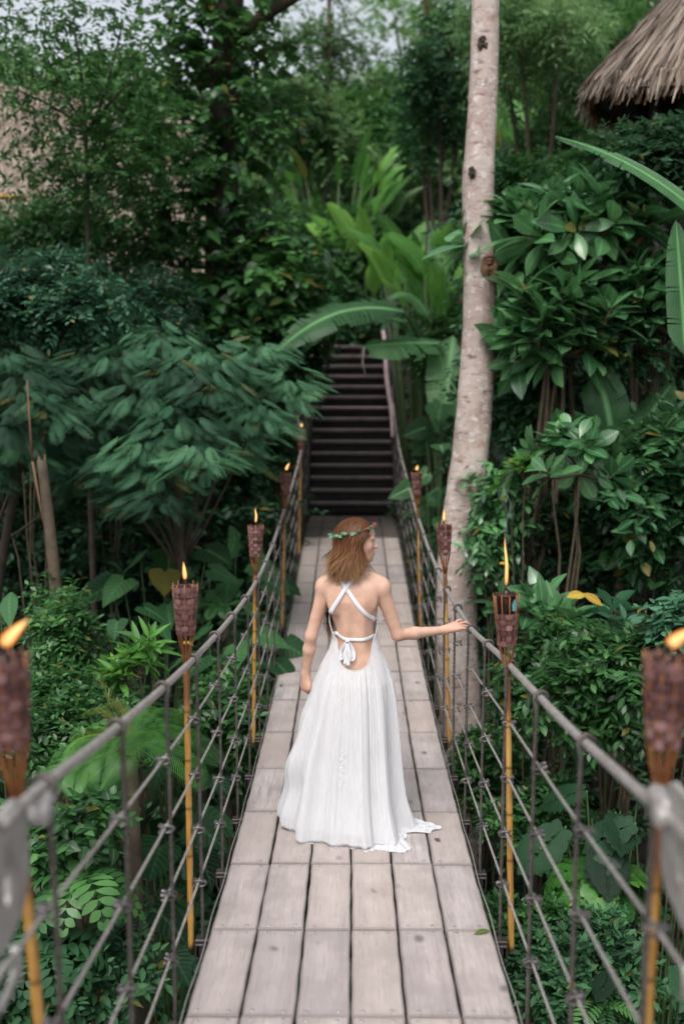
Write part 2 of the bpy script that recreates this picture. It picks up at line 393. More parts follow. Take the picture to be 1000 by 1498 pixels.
pm = [plank_mesh(PW - .0085, LROW - .007, k).build('deck_plank', [M['weathered_plank'], M['screw_metal']], None, smooth=False) for k in range(6)]
pm_d = [o.data for o in pm]
for o in pm: bpy.data.objects.remove(o)
rr = random.Random(3)
bz = bridge.location
for idx, ya in enumerate(joints[:-1]):
    yb = ya + LROW; za, zb = deck(ya), deck(yb)
    far = ya > Y0 + LROW * 12.5
    for c in range(6):
        xc = -.5 + c * .2
        if ya < 1.9 : # out of frame near the camera: still real planks
            pass
        me = pm_d[rr.randrange(6)]
        if ya > Y0 + LROW * 13.4:
            continue
        o = bpy.data.objects.new('deck_plank', me); C.objects.link(o); o.parent = bridge
        o.location = (xc + rr.uniform(-.0015, .0015), (ya + yb) / 2 + rr.uniform(-.002, .002) - bz.y, (za + zb) / 2 + rr.uniform(-.0012, .0012) - bz.z)
        o.rotation_euler = (math.atan2(zb - za, LROW) + (PI if False else 0), 0, rr.uniform(-.003, .003) + (PI if rr.random() < .5 else 0))
        if o.rotation_euler.z > 1: o.rotation_euler.x *= -1
        if ya < 1.9: o['_near'] = 1
# far damp landing rows just before the stair
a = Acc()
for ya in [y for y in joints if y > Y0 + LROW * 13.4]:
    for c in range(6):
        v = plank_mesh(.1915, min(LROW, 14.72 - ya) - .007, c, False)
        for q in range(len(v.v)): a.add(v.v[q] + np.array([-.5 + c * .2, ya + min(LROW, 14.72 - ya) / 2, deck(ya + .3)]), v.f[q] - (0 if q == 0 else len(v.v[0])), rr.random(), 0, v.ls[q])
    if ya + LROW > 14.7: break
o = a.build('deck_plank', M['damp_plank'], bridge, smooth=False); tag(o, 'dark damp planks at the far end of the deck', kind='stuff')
near = [o for o in bridge.children if '_near' in o]
# merge the planks under the camera (not in the photo) into one
a = Acc()
for o in near:
    me = o.data; v = np.zeros(len(me.vertices) * 3, np.float32); me.vertices.foreach_get('co', v); v = v.reshape(-1, 3)
    R = np.array(o.rotation_euler.to_matrix()); v = v @ R.T + np.array(o.location) + np.array(bz)
    f = [list(p.vertices) + ([p.vertices[2]] if len(p.vertices) == 3 else []) for p in me.polygons]
    a.add(v, f, rr.random(), 0, .1)
    bpy.data.objects.remove(o)
tag(a.build('deck_plank', M['weathered_plank'], bridge, smooth=False), kind='stuff')
# crossbeams and brackets under each joint
for n_, yj in enumerate(joints):
    if yj > 14.7: continue
    a = Acc(); z = deck(yj) - .038
    box(a, (0, yj, z - .04), (1.33, .05, .08), bev=.004)
    a.build('crossbeam', M['dark_timber'], bridge, smooth=False)
def baluster(s, yj, hook=True, step=.004):
    x, zr = rail_at(s, yj); zd = deck(yj); xb = s * .634
    P0 = []
    off = .026 if s > 0 else .026
    xo = x - s * .0  # rod passes beside the cable then wraps it
    zt = zr - .06
    z = zd - .07
    L = zt - z
    k = max(int(L / step), 4)
    for q in range(k):
        t = q / (k - 1); P0.append([xb + (x - s * .0165 - xb) * t, yj - .016 * float(sst(.8, 1, t)) + .0008 * math.sin(t * 9 + yj * 5), z + L * t])
    rad = .0135 + .0068 + .0035
    # loop about the cable in the x-z plane, slightly screwed along y
    st = math.atan2(-.035, -s * .022)
    m_ = max(int(2 * PI * 1.1 * rad / step), 10)
    for q in range(1, m_):
        t = q / (m_ - 1); an = -s * t * 2 * PI * 1.12 + (PI if s > 0 else 0) * 1 + (-.9 * s * -1)
        an = (PI + .9 if s > 0 else -.9) - s * t * 2 * PI * 1.05
        P0.append([x + rad * math.cos(an), yj - .016 + t * .032, zr + rad * math.sin(an)])
    return np.array(P0)
# rope clip: U bolt, saddle and nuts (built at the crossing, seen pointing outward)
def clip_acc():
    a = Acc()
    for dy in (-.012, .012):
        pa = [[-.012 + .026 * math.cos(t) , dy, .0135 * math.sin(t)] for t in np.linspace(PI / 2, 3 * PI / 2, 9)]
        pa = [[.02, dy, .0135]] + pa + [[.02, dy, -.0135]]
        tube(a, pa, .0033, 6)
    box(a, (.008, 0, 0), (.014, .038, .036), bev=.004)
    for dy in (-.012, .012):
        for dz in (-.0135, .0135):
            lathe(a, [(.0001, -.005), (.0072, -.005), (.0072, .005), (.0001, .005)], (.0195, dy, dz), 6, R=rotm((0, 1, 0), PI / 2))
    return a
clip_o = clip_acc().build('rope_clip', M['clamp_metal'], None, smooth=False); clip_me = clip_o.data; bpy.data.objects.remove(clip_o)
def shapezk(): pass
nclip = 0
for yj in joints:
    if yj < 1.5 or yj > 14.3: continue
    for s in (-1, 1):
        st = .004 if yj < 7 else (.007 if yj < 10 else .02)
        a = Acc(); tube(a, baluster(s, yj, step=st), .0068, 8, rib=(.026, .17) if yj < 10 else None)
        box(a, (s * .640, yj, deck(yj) - .062), (.05, .055, .012), bev=.002); box(a, (s * .652, yj, deck(yj) - .10), (.010, .05, .08), bev=.002)
        bo = a.build('baluster', M['rebar'], bridge)
        for fr in FR:
            x = s * (rail_at(s, yj)[0] * s * fr + .632 * (1 - fr)) + s * .006; z = deck(yj) + (rail_at(s, yj)[1] - deck(yj)) * fr
            if nclip < 110:
                c = bpy.data.objects.new('rope_clip', clip_me); C.objects.link(c); c.parent = bo
                c.location = (x + s * .006, yj - bz.y, z - bz.z); c.scale = (.85, .85, .85); c.rotation_euler = (rr.uniform(-.3, .3), rr.uniform(-.2, .2), 0 if s > 0 else PI)
                c.location = Vector(c.location) + Vector((0, 0, 0)); nclip += 1
            else: break
# steel anchor plates at the near end, cables shackled to them, and the posts that carry them
for s in (-1, 1):
    a = Acc()
    # plate outline in (y,z): clipped corners, with a slot
    out = [(2.03, -.86), (2.015, -.815), (1.97, -.785), (.75, -.74), (.75, -1.0), (1.88, -1.045), (1.99, -1.02), (2.025, -.97)]
    slot = [(1.90 + .020 * math.cos(t), -.925 + .045 * math.sin(t)) for t in np.linspace(0, 2 * PI, 8, endpoint=False)]
    # match outline and slot vertex by vertex so quads can join them
    oc = np.array(out); sc_ = np.array(slot)
    ao = np.arctan2(oc[:, 1] + .925, oc[:, 0] - 1.90); order = np.argsort(ao); oc = oc[order]
    as_ = np.arctan2(sc_[:, 1] + .925, sc_[:, 0] - 1.90); sc_ = sc_[np.argsort(as_)]
    V = []; xo = s * .662
    for xx in (xo - .007, xo + .007):
        for q in oc: V.append([xx, q[0], q[1]])
        for q in sc_: V.append([xx, q[0], q[1]])
    f = []
    for q in range(8):
        k = (q + 1) % 8
        f.append([q, k, 8 + k, 8 + q]); f.append([16 + q, 24 + q, 24 + k, 16 + k])
        f.append([q, 16 + q, 16 + k, k]); f.append([8 + q, 8 + k, 24 + k, 24 + q])
    a.add(V, f)
    if s < 0: a.v = [v_ - np.array([0, .10, 0]) for v_ in a.v]
    a.build('anchor_plate', M['galvanised_plate'], bridge, smooth=False)
    a = Acc(); lathe(a, [(.0001, -.02), (.020, -.02), (.028, -.012), (.028, .012), (.020, .02), (.0001, .02)], (s * .648, 1.99, -.865), 14, R=rotm((0, 1, 0), PI / 2) @ np.eye(3))
    lathe(a, [(.0001, -.05), (.022, -.05), (.026, -.03), (.026, .03), (.018, .05), (.0001, .05)], (s * .655, 2.02, -.85), 12, R=rotm((1, 0, 0), PI / 2))
    a.build('cable_socket', M['galvanised_plate'], bridge)
    # second cable shackle
    for fr in FR[:1]:
        zc = deck(1.9) + (railz(s, 1.9) - deck(1.9)) * fr
        a = Acc()
        pa = [[s * .668 , 1.86 - .075 * (1 - math.cos(t)) / 1.0, zc - .03 + .032 * math.sin(t)] for t in np.linspace(0, 2 * PI, 18)]
        tube(a, pa, .008, 8, cap=False); tube(a, [[s * .665, 1.86, zc - .06], [s * .665, 1.86, zc + .01]], .011, 8)
        a.build('shackle', M['galvanised_plate'], bridge)
    a = Acc(); box(a, (s * .70, .55, -1.9), (.14, .14, 3.1), bev=.008)
    a.build('anchor_post', M['dark_timber'], bridge, smooth=False)
# ------------------------------------------------------------------ bamboo torches
def make_torch(name, loc, top_z, lean, label, flame, burnt=False, seed=0):
    """loc: foot of the pole; top_z: rim height of the basket; lean: x,y offset of the top; flame: (height, tilt x, width)"""
    r = np.random.default_rng(seed)
    root = empty(name, loc, label, 'torch', 'bamboo torches along the bridge rails')
    F = np.array(loc, float); H = top_z - F[2]; top = F + np.array([lean[0], lean[1], H]); d = nrm(top - F)
    HB = .205; HS = .13                               # basket and splayed part
    a = Acc(); L = np.linalg.norm(top - F); k = 40
    ts = np.linspace(0, 1 - (HB + HS * .9) / L, k)
    rad = .0128 + .0016 * np.exp(-((np.mod(ts * 6, 1) - .5) * 14) ** 2)
    tube(a, F + (top - F) * ts[:, None], rad, 12); a.build('pole', M['bamboo'], root)
    u = nrm(np.cross(d, [0, 1, 0])); w = np.cross(u, d) * 1.0
    def pt(rad_, an, h): return top - d * h + rad_ * (math.cos(an) * u + math.sin(an) * w)
    ns = 10
    for q in range(ns):
        an = 2 * PI * q / ns + .2; a = Acc()
        path = [pt(.0115, an, HB + HS), pt(.017, an, HB + HS * .6), pt(.028, an, HB + HS * .22), pt(.0345, an, HB * .97), pt(.0465, an, HB * .4), pt(.0525, an, -.006 - .01 * r.random())]
        tube(a, path, [.0045, .0045, .0042, .0036, .0034, .003], 5, flat=.7); a.build('slat', M['slat_bamboo'], root)
    # woven basket: horizontal strips passing alternately outside and inside the slats
    a = Acc(); rows = 9; hw = HB / rows
    k = 80
    for row in range(0 if not burnt else 3, rows):
        h0 = hw * (row + .03); h1 = hw * (row + .97); lvv = r.random()
        V = []
        tw = r.uniform(-.002, .002)
        for q in range(k):
            an = 2 * PI * q / k; m = math.cos(ns * (an - .2) / 2 + PI * row); inn = .0036 * max(-1, min(1, m * 5))
            rr_ = np.interp((h0 + h1) / 2, [0, HB], [.0515, .0355]) + inn
            for hh, dr in ((h0, .0003), ((h0 + h1) / 2, .0006), (h1, -.0002)):
                V.append(pt(rr_ + dr, an, hh + tw * math.sin(an)))
        f = [[q * 3 + b, ((q + 1) % k) * 3 + b, ((q + 1) % k) * 3 + b + 1, q * 3 + b + 1] for q in range(k) for b in range(2)]
        a.add(V, f, np.repeat(np.clip(lvv * .7 + .15 + .25 * r.normal(size=ns)[(np.arange(k) * ns // k)], 0, 1), 3))
    bk = a.build('basket', M['woven_strip'], root, smooth=False)
    sm = bk.modifiers.new('thick', 'SOLIDIFY'); sm.thickness = .0016
    R = np.stack([u, w, d], 1)
    up = .0 if not burnt else .018
    a = Acc(); lathe(a, [(.0001, -.12), (.036, -.12), (.041, -.035 + up), (.041, -.016 + up), (.044, -.013 + up), (.044, -.009 + up), (.034, -.006 + up), (.013, -.006 + up), (.013, .006 + up), (.009, .008 + up), (.0001, .008 + up)], top, 24, R=R)
    can = a.build('canister', M['burnt_tin'], root)
    if burnt:
        a = Acc(); pa = [top + R @ np.array([.0425 * math.cos(t), .0425 * math.sin(t), 0]) for t in np.linspace(PI * 1.05, PI * 1.36, 8)]
        V = []
        for q, p in enumerate(pa): V += [p + d * (-.02 - .012 * math.sin(q)), p - d * .055]
        a.add(V, [[q * 2, q * 2 + 2, q * 2 + 3, q * 2 + 1] for q in range(7)]); a.build('paper_label', M['blue_label'], can)
        for an in (-.25, PI + .25): # bare uprights where the weave has gone
            a = Acc(); tube(a, [pt(.047, an, HB * .45), pt(.0525, an, -.004)], .0022, 5); a.build('slat', M['slat_bamboo'], root)
    a = Acc(); tube(a, [top + d * (.004 + up), top + d * (.016 + up) + u * .002, top + d * (.03 + up)], [.0055, .005, .0035], 7); a.build('wick', M['char'], can)
    fh, fx, fw = flame[:3]; wav = flame[3] if len(flame) > 3 else 0
    a = Acc(); k = 18; prof = []; path = []
    for q in range(k):
        t = q / (k - 1)
        path.append(top + d * (.024 + up) + np.array([fx * t ** 1.3 + wav * math.sin(t * 5.5) * t, 0, fh * t]))
        prof.append(fw * max(.02, (math.sin(PI * min(1, t * 1.0) ** .55) ** .8) if flame[0] < .11 else (1.0 * (min(1, t * 9 + .35)) * (1 - t ** 1.6) ** .8 + .06)))
    tube(a, path, prof, 16, cap=True); a.build('flame', M['flame'], root)
    return root
def jY(n): return Y0 + LROW * n
def torch_at(s, n, headpx, headpy, label, flame, burnt=False, seed=0, dy=.0, side=.052, hx=None):
    y = jY(n) + dy; x = s * (railx(y) + side - .012)
    top = P(headpx, headpy, y)
    foot = np.array([x * .985, y, deck(y) - .09])
    return make_torch('bamboo_torch', foot, top[2], (top[0] - foot[0], 0), label, flame, burnt, seed)
torch_at(-1, 1, 271, 857, 'lit bamboo torch on the left rail, intact woven basket in sharp focus, short upright flame', (.078, -.006, .0095), seed=1)
torch_at(-1, 5, 374, 770, 'lit bamboo torch with thin wavering flame, next one behind the sharp left torch', (.105, .004, .0085, .006), seed=2)
torch_at(-1, 9, 418, 692, 'lit bamboo torch with a slanting flame far along the left rail, next to dark foliage', (.075, .035, .014), seed=3)
torch_at(-1, 13, 441, 628, 'farthest left torch, a small glowing flame beside the foot of the stairs', (.055, .0, .016), seed=4)
torch_at(-1, -2, 6, 962, 'blurred foreground torch at the left frame edge, flame blown sideways', (.066, .062, .016), seed=5, dy=.13)
torch_at(1, 1, 740, 872, 'half-burnt bamboo torch with bare tin canister, blue scrap and tall thin flame', (.205, -.004, .0078, .006), True, 6)
torch_at(1, 5, 649, 768, 'lit bamboo torch standing in front of the pale tree trunk', (.085, .0, .011), seed=7)
torch_at(1, 9, 609, 692, 'small far torch on the right rail with a round glowing flame', (.052, .012, .016), seed=8)
torch_at(1, -2, 976, 962, 'blurred foreground torch at the right frame edge, flame blown sideways', (.046, .058, .016), seed=9, dy=.16)
# smoke rising from the tall flame of the half-burnt torch
a = Acc(); base = P(740, 796, jY(1))
for k, (amp, ph, w0, hgt) in enumerate(((.010, 0, .0035, .26), (.014, 2, .006, .30), (.02, 4, .012, .42))):
    n_ = 60; V = []; LT = []; LS = []
    for q in range(n_):
        t = q / (n_ - 1); w = w0 * (.35 + 2.2 * t)
        c = base + np.array([amp * (.2 + t * 1.6) * math.sin(9 * t * (1 + .3 * k) + ph) - .01 * t + .02 * t * math.sin(ph), amp * math.cos(7 * t + ph), hgt * t])
        tw = 2.5 * t + ph; e = np.array([math.cos(tw), .3 * math.sin(tw), .2])
        for b, ls in ((-1, 1), (0, 0), (1, 1)): V.append(c + e * w * b); LT.append(t); LS.append(ls)
    a.add(V, [[q * 3 + b, q * 3 + b + 1, q * 3 + b + 4, q * 3 + b + 3] for q in range(n_ - 1) for b in range(2)], .5, LT, LS)
so = a.build('smoke_wisp', M['smoke'], None, origin=base); tag(so, 'thin curl of grey smoke rising above the tall torch flame', 'smoke')

# ------------------------------------------------------------------ timber staircase at the far end
st = empty('wooden_staircase', (0, 14.8, deck(14.8)), 'steep dark wooden staircase climbing the bank at the end of the bridge', 'staircase')
NST = 15; RISE = .176; GO = .2
zs0 = deck(14.8)
for k in range(NST):
    y = 14.86 + k * GO; z = zs0 + RISE * (k + 1); w = 1.26 + .006 * k
    a = Acc(); rr2 = rr.uniform
    box(a, (.0, y + .13, z - .028), (w, .27, .056), bev=.012)
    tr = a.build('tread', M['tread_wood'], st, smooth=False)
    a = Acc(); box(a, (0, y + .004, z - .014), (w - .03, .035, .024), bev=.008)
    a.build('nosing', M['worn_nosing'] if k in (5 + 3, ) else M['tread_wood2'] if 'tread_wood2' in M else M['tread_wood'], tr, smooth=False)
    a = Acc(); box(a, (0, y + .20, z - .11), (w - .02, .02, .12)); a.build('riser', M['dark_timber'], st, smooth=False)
for s in (-1, 1):
    a = Acc(); ang = math.atan2(RISE, GO); Ls = NST * math.hypot(RISE, GO) + .3
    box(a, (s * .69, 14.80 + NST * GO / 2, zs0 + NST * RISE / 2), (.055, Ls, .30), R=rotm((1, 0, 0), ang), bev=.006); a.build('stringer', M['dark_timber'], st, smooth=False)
    for k in (0, 5, 10, 14):
        y = 14.8 + k * GO; z = zs0 + RISE * k
        if s < 0 and k > 6: continue
        a = Acc(); tube(a, [[s * .66, y, z - .6], [s * (.645 - .0 * k), y, z + 1.02]], .035, 10); a.build('rail_post', M['dark_timber'], st)
    if s > 0:
        A_ = P(575, 640, 14.9); B_ = P(560, 486, 17.7)
        pa = [A_ + (B_ - A_) * t + np.array([.012 * math.sin(t * 9), 0, .02 * math.sin(t * 7)]) for t in np.linspace(0, 1, 14)]
        a = Acc(); tube(a, pa, .036, 10); a.build('handrail', M['pale_pole'], st)
    else:
        A_ = P(438, 640, 14.7); B_ = P(438, 585, 15.6)
        a = Acc(); tube(a, [A_, (A_ + B_) / 2, B_], .034, 10); a.build('handrail', M['pale_pole'], st)
a = Acc(); box(a, (0, 14.86 + NST * GO + .9, zs0 + RISE * NST - .03), (1.7, 1.8, .06), bev=.01); a.build('landing', M['tread_wood'], st, smooth=False)
# ------------------------------------------------------------------ the woman
WY = 5.2; WZ = deck(WY)
W0 = np.array([0.0, WY, WZ])
person = empty('person', W0, 'woman in long white open-back dress seen from behind, one hand on the rail', 'person')
HC = np.array([.020, .008, 1.552]); HA = math.radians(-1)
FW = np.array([math.cos(HA), math.sin(HA), -.04]); LT_ = np.array([-math.sin(HA), math.cos(HA), 0]); UP_ = np.array([.04, 0, 1.0])
def hd(f, l, u): return HC + FW * f + LT_ * l + UP_ * u
prims = []   # (group, kind, ...)
def cap_(gp, a, b, ra, rb): prims.append((gp, 'c', np.array(a, float), np.array(b, float), ra, rb))
def ell_(gp, c, r, R=None): prims.append((gp, 'e', np.array(c, float), np.array(r, float), np.eye(3) if R is None else np.asarray(R), 0))
HR = np.stack([FW / np.linalg.norm(FW), LT_, np.cross(FW / np.linalg.norm(FW), LT_)], 1)
# trunk
ell_(0, (.014, .01, .90), (.132, .085, .13)); ell_(0, (-.045, -.028, .87), (.070, .060, .085)); ell_(0, (.075, -.028, .87), (.070, .060, .085))
ell_(0, (.02, .005, 1.03), (.098, .072, .14)); ell_(0, (.014, .012, 1.18), (.122, .083, .15)); ell_(0, (.004, .012, 1.27), (.142, .072, .085))
cap_(0, (-.118, .0, 1.318), (.118, .0, 1.325), .040, .040)
cap_(0, (-.10, -.005, 1.335), (.0, .0, 1.395), .026, .034); cap_(0, (.105, -.005, 1.342), (.01, .0, 1.395), .026, .034)
ell_(0, (-.072, -.052, 1.245), (.050, .026, .075), rotm((0, 1, 0), .25)); ell_(0, (-.085, -.064, 1.235), (.016, .012, .06), rotm((0, 1, 0), .2)); ell_(0, (.080, -.050, 1.25), (.050, .028, .075), rotm((0, 1, 0), -.35))
cap_(0, (-.022, -.054, .92), (-.026, -.058, 1.22), .024, .021); cap_(0, (.058, -.054, .92), (.048, -.058, 1.22), .024, .021)
ell_(0, (-.055, .085, 1.20), (.055, .045, .055)); ell_(0, (.075, .085, 1.20), (.055, .045, .055))
cap_(0, (.003, .002, 1.36), (.014, .010, 1.47), .045, .043)
# legs
for s, x in ((-1, -.07), (1, .095)):
    cap_(0, (x, .0, .86), (x * .9, .02, .48), .078, .052); cap_(0, (x * .9, .02, .48), (x * .85, -.01, .09), .052, .034)
    cap_(0, (x * .85, -.02, .05), (x * .95, .13, .035), .034, .027)
# head
ell_(1, HC + UP_ * .018, (.094, .074, .094), HR); ell_(1, hd(.035, 0, -.03), (.062, .060, .066), HR)
ell_(1, hd(.052, 0, -.072), (.045, .040, .036), HR); ell_(1, hd(.080, 0, -.102), (.018, .019, .015), HR)
cap_(1, hd(.020, -.044, -.045), hd(.062, -.024, -.096), .020, .014); cap_(1, hd(.020, .044, -.045), hd(.062, .024, -.096), .020, .014)
ell_(1, hd(.064, -.034, -.030), (.026, .022, .026), HR); ell_(1, hd(.064, .034, -.030), (.026, .022, .026), HR)
ell_(1, hd(.070, 0, .035), (.030, .052, .034), HR)
cap_(2, hd(.088, 0, .004), hd(.112, 0, -.030), .007, .0095); ell_(2, hd(.110, 0, -.034), (.012, .013, .009), HR)
ell_(2, hd(.094, 0, -.0635), (.012, .020, .0062), HR); ell_(2, hd(.092, 0, -.0745), (.012, .017, .0065), HR)
ell_(2, hd(.086, -.026, .014), (.012, .020, .006), HR); ell_(2, hd(.086, .026, .014), (.012, .020, .006), HR)
ell_(2, hd(-.004, -.074, -.012), (.018, .009, .028), HR); ell_(2, hd(-.004, .074, -.012), (.018, .009, .028), HR)
# arms
SL, EL, WL = np.array([-.142, 0, 1.305]), np.array([-.214, -.012, 1.035]), np.array([-.246, .035, .815])
SR, ER, WR = np.array([.158, 0, 1.308]), np.array([.248, .02, 1.035]), np.array([.508, .135, 1.035])
ell_(0, SL + (.0, 0, -.01), (.050, .048, .055)); ell_(0, SR + (0.0, 0, -.012), (.052, .048, .055))
cap_(1, SL + (0, 0, -.02), EL, .041, .031); cap_(1, EL, EL + (WL - EL) * .35, .0295, .031); cap_(1, EL + (WL - EL) * .35, WL, .031, .0205)
cap_(1, SR + (0, 0, -.02), ER, .043, .032); cap_(1, ER, ER + (WR - ER) * .35, .0305, .0315); cap_(1, ER + (WR - ER) * .35, WR, .0315, .0205)
# hands -------------------------------------------------------
def finger(pts, r0, r1):
    n_ = len(pts) - 1
    for q in range(n_):
        a_ = r0 + (r1 - r0) * q / n_; b_ = r0 + (r1 - r0) * (q + 1) / n_
        cap_(2, pts[q], pts[q + 1], a_, b_)
# right hand resting on the cable; hand frame: d = along the hand, n = back of the hand, t = towards the thumb side
rx_, rz_ = rail_at(1, WY + .19)
RC = np.array([rx_, .19, rz_ - WZ])
d = nrm(RC + np.array([-.035, 0, .018]) - WR); nn = nrm(np.array([-.25, -.35, .9]) - d * np.dot(d, [-.25, -.35, .9])); t = np.cross(nn, d)   # t points roughly -Y..
if t[1] < 0: t = -t           # thumb on the far (inner) side
K = WR + d * .082
HB_ = np.stack([d, t, nn], 1)
ell_(1, WR + d * .045, (.047, .034, .0165), HB_)
ell_(1, WR + d * .070, (.026, .037, .0145), HB_)
cap_(1, WR, WR + d * .035, .0200, .0185)
for q, (off, ln, sp) in enumerate(((.031, .078, .34), (.0105, .086, .10), (-.0100, .080, -.14), (-.030, .064, -.42))):
    k0 = WR + d * (.083 - .006 * abs(q - 1)) + t * off
    dd = nrm(d + t * sp * .8)
    lift = (.16, .06, -.05, -.02)[q]
    p1 = k0 + (dd + nn * lift) * ln * .45; p2 = p1 + nrm(dd + nn * (lift - .28)) * ln * .31; p3 = p2 + nrm(dd - nn * (.60)) * ln * .27
    finger([k0 - dd * .02, k0, p1, p2, p3], .0086, .0060)
b0 = WR + d * .022 + t * .026 - nn * .004
finger([b0, b0 + d * .026 + t * .016 - nn * .010, b0 + d * .052 + t * .020 - nn * .022, b0 + d * .072 + t * .016 - nn * .028], .0122, .0078)
# left hand hanging, gathering the skirt: fingers curled towards the body (+x)
d = nrm(np.array([.02, -.02, -1.0])); nn = nrm(np.array([-.75, -.62, 0])); nn = nrm(nn - d * np.dot(d, nn)); t = np.cross(d, nn)
if t[1] < 0: t = -t
HB_ = np.stack([d, t, nn], 1)
ell_(1, WL + d * .045, (.046, .033, .0175), HB_); ell_(1, WL + d * .070, (.024, .036, .016), HB_); cap_(1, WL, WL + d * .03, .020, .019)
for q, (off, ln) in enumerate(((.029, .066), (.010, .072), (-.0095, .068), (-.028, .054))):
    k0 = WL + d * (.084 - .005 * abs(q - 1)) + t * off
    p1 = k0 + nrm(d * .75 - nn * .62) * ln * .45; p2 = p1 + nrm(d * .05 - nn * 1.0) * ln * .33; p3 = p2 + nrm(-d * .75 - nn * .45) * ln * .25
    finger([k0 - d * .02, k0, p1, p2, p3], .0094, .0070)
b0 = WL + d * .022 + t * .024 - nn * .006
finger([b0, b0 + d * .024 + t * .010 - nn * .016, b0 + d * .044 - t * .002 - nn * .030, b0 + d * .060 - t * .012 - nn * .036], .0125, .0085)

# signed field on a grid -> surface nets
h = .0036
lo = np.array([-.34, -.20, -.01]); hi = np.array([.76, .30, 1.70])
dim = np.ceil((hi - lo) / h).astype(int) + 1
KS = {0: 75.0, 1: 130.0, 2: 420.0}
E = {k: np.zeros(dim, np.float32) for k in KS}
for p in prims:
    k = KS[p[0]]; mar = 7.0 / k
    if p[1] == 'c': mn = np.minimum(p[2] - p[4], p[3] - p[5]) - mar; mx_ = np.maximum(p[2] + p[4], p[3] + p[5]) + mar
    else:
        R_ = max(p[3]); mn = p[2] - R_ - mar; mx_ = p[2] + R_ + mar
    i0 = np.clip(((mn - lo) / h).astype(int), 0, dim - 1); i1 = np.clip(((mx_ - lo) / h).astype(int) + 2, 1, dim)
    gx, gy, gz = [lo[q] + h * np.arange(i0[q], i1[q]) for q in range(3)]
    Q = np.stack(np.meshgrid(gx, gy, gz, indexing='ij'), -1)
    if p[1] == 'c':
        ab = p[3] - p[2]; tt = np.clip(((Q - p[2]) @ ab) / (ab @ ab + 1e-12), 0, 1)
        dist = np.linalg.norm(Q - (p[2] + tt[..., None] * ab), axis=-1) - (p[4] + (p[5] - p[4]) * tt)
    else:
        q_ = (Q - p[2]) @ p[4]; k0 = np.linalg.norm(q_ / p[3], axis=-1); k1 = np.linalg.norm(q_ / (p[3] ** 2), axis=-1)
        dist = k0 * (k0 - 1) / np.maximum(k1, 1e-6)
    e = np.exp(-k * np.clip(dist, -.05 if k > 200 else -.2, 1.0)); e[dist > mar] = 0
    E[p[0]][i0[0]:i1[0], i0[1]:i1[1], i0[2]:i1[2]] += e.astype(np.float32)
D = {k: -np.log(E[k] + 1e-6) / KS[k] for k in KS}
D[0] = np.where(E[0] < 1e-5, .2, D[0])
kk = 160.0
F_ = -np.log(np.exp(-kk * np.clip(D[0], -.1, .1)) + np.exp(-kk * np.clip(D[1], -.1, .1)) + np.exp(-kk * np.clip(D[2], -.1, .1)) + 1e-12) / kk
del E, D
def surface_nets(F, lo, h):
    ins = F < 0
    c = [ins[i:ins.shape[0] - 1 + i, j:ins.shape[1] - 1 + j, k:ins.shape[2] - 1 + k] for i in (0, 1) for j in (0, 1) for k in (0, 1)]
    cnt = sum(x.astype(np.int8) for x in c); act = (cnt > 0) & (cnt < 8)
    idx = np.argwhere(act); ids = np.full(act.shape, -1, np.int32); ids[act] = np.arange(len(idx))
    acc = np.zeros((len(idx), 3)); w = np.zeros(len(idx))
    for ax in range(3):
        for o1 in (0, 1):
            for o2 in (0, 1):
                off = [0, 0, 0]; oth = [q for q in range(3) if q != ax]; off[oth[0]] = o1; off[oth[1]] = o2
                A = idx + off; B = A.copy(); B[:, ax] += 1
                fa = F[A[:, 0], A[:, 1], A[:, 2]]; fb = F[B[:, 0], B[:, 1], B[:, 2]]
                m = (fa < 0) != (fb < 0); t = np.where(m, fa / (fa - fb + 1e-12), 0)
                pt = A.astype(float); pt[:, ax] += t
                acc[m] += pt[m]; w[m] += 1
    V = acc / w[:, None] * h + lo
    faces = []
    for ax in range(3):
        o = [q for q in range(3) if q != ax]
        sl0 = [slice(1, -1)] * 3; sl0[ax] = slice(0, -1); sl1 = [slice(1, -1)] * 3; sl1[ax] = slice(1, None)
        a_ = ins[tuple(sl0)]; b_ = ins[tuple(sl1)]
        for flip, m in ((False, a_ & ~b_), (True, ~a_ & b_)):
            e = np.argwhere(m); e[:, o[0]] += 1; e[:, o[1]] += 1
            q = []
            for d1, d2 in ((-1, -1), (0, -1), (0, 0), (-1, 0)):
                c_ = e.copy(); c_[:, o[0]] += d1; c_[:, o[1]] += d2; q.append(ids[c_[:, 0], c_[:, 1], c_[:, 2]])
            q = np.stack(q, 1)
            if flip ^ (ax == 1): q = q[:, ::-1]
            faces.append(q)
    return V, np.concatenate(faces)
V, Fc = surface_nets(F_, lo, h); del F_
# relax once
def relax(V, Fc, it, lam=.5):
    e = np.concatenate([Fc[:, [0, 1]], Fc[:, [1, 2]], Fc[:, [2, 3]], Fc[:, [3, 0]]]); e = np.concatenate([e, e[:, ::-1]])
    for _ in range(it):
        s = np.zeros_like(V); n_ = np.zeros(len(V))
        for k in range(3): s[:, k] = np.bincount(e[:, 0], V[e[:, 1], k], len(V))
        n_ = np.bincount(e[:, 0], minlength=len(V)); V = V + lam * (s / np.maximum(n_, 1)[:, None] - V)
    return V
V = relax(V, Fc, 2)
m, nt, b, o = mat('skin')
n1 = noise(nt, 14, 4, .6, coord(nt)); n2 = noise(nt, 160, 3, .6, coord(nt)); lv = attr(nt, 'lv')
c = ramp(nt, n1, [(.3, (.56, .33, .235)), (.6, (.66, .42, .315)), (.8, (.72, .47, .36))])
c = mixc(nt, lv, c, (.60, .23, .17))
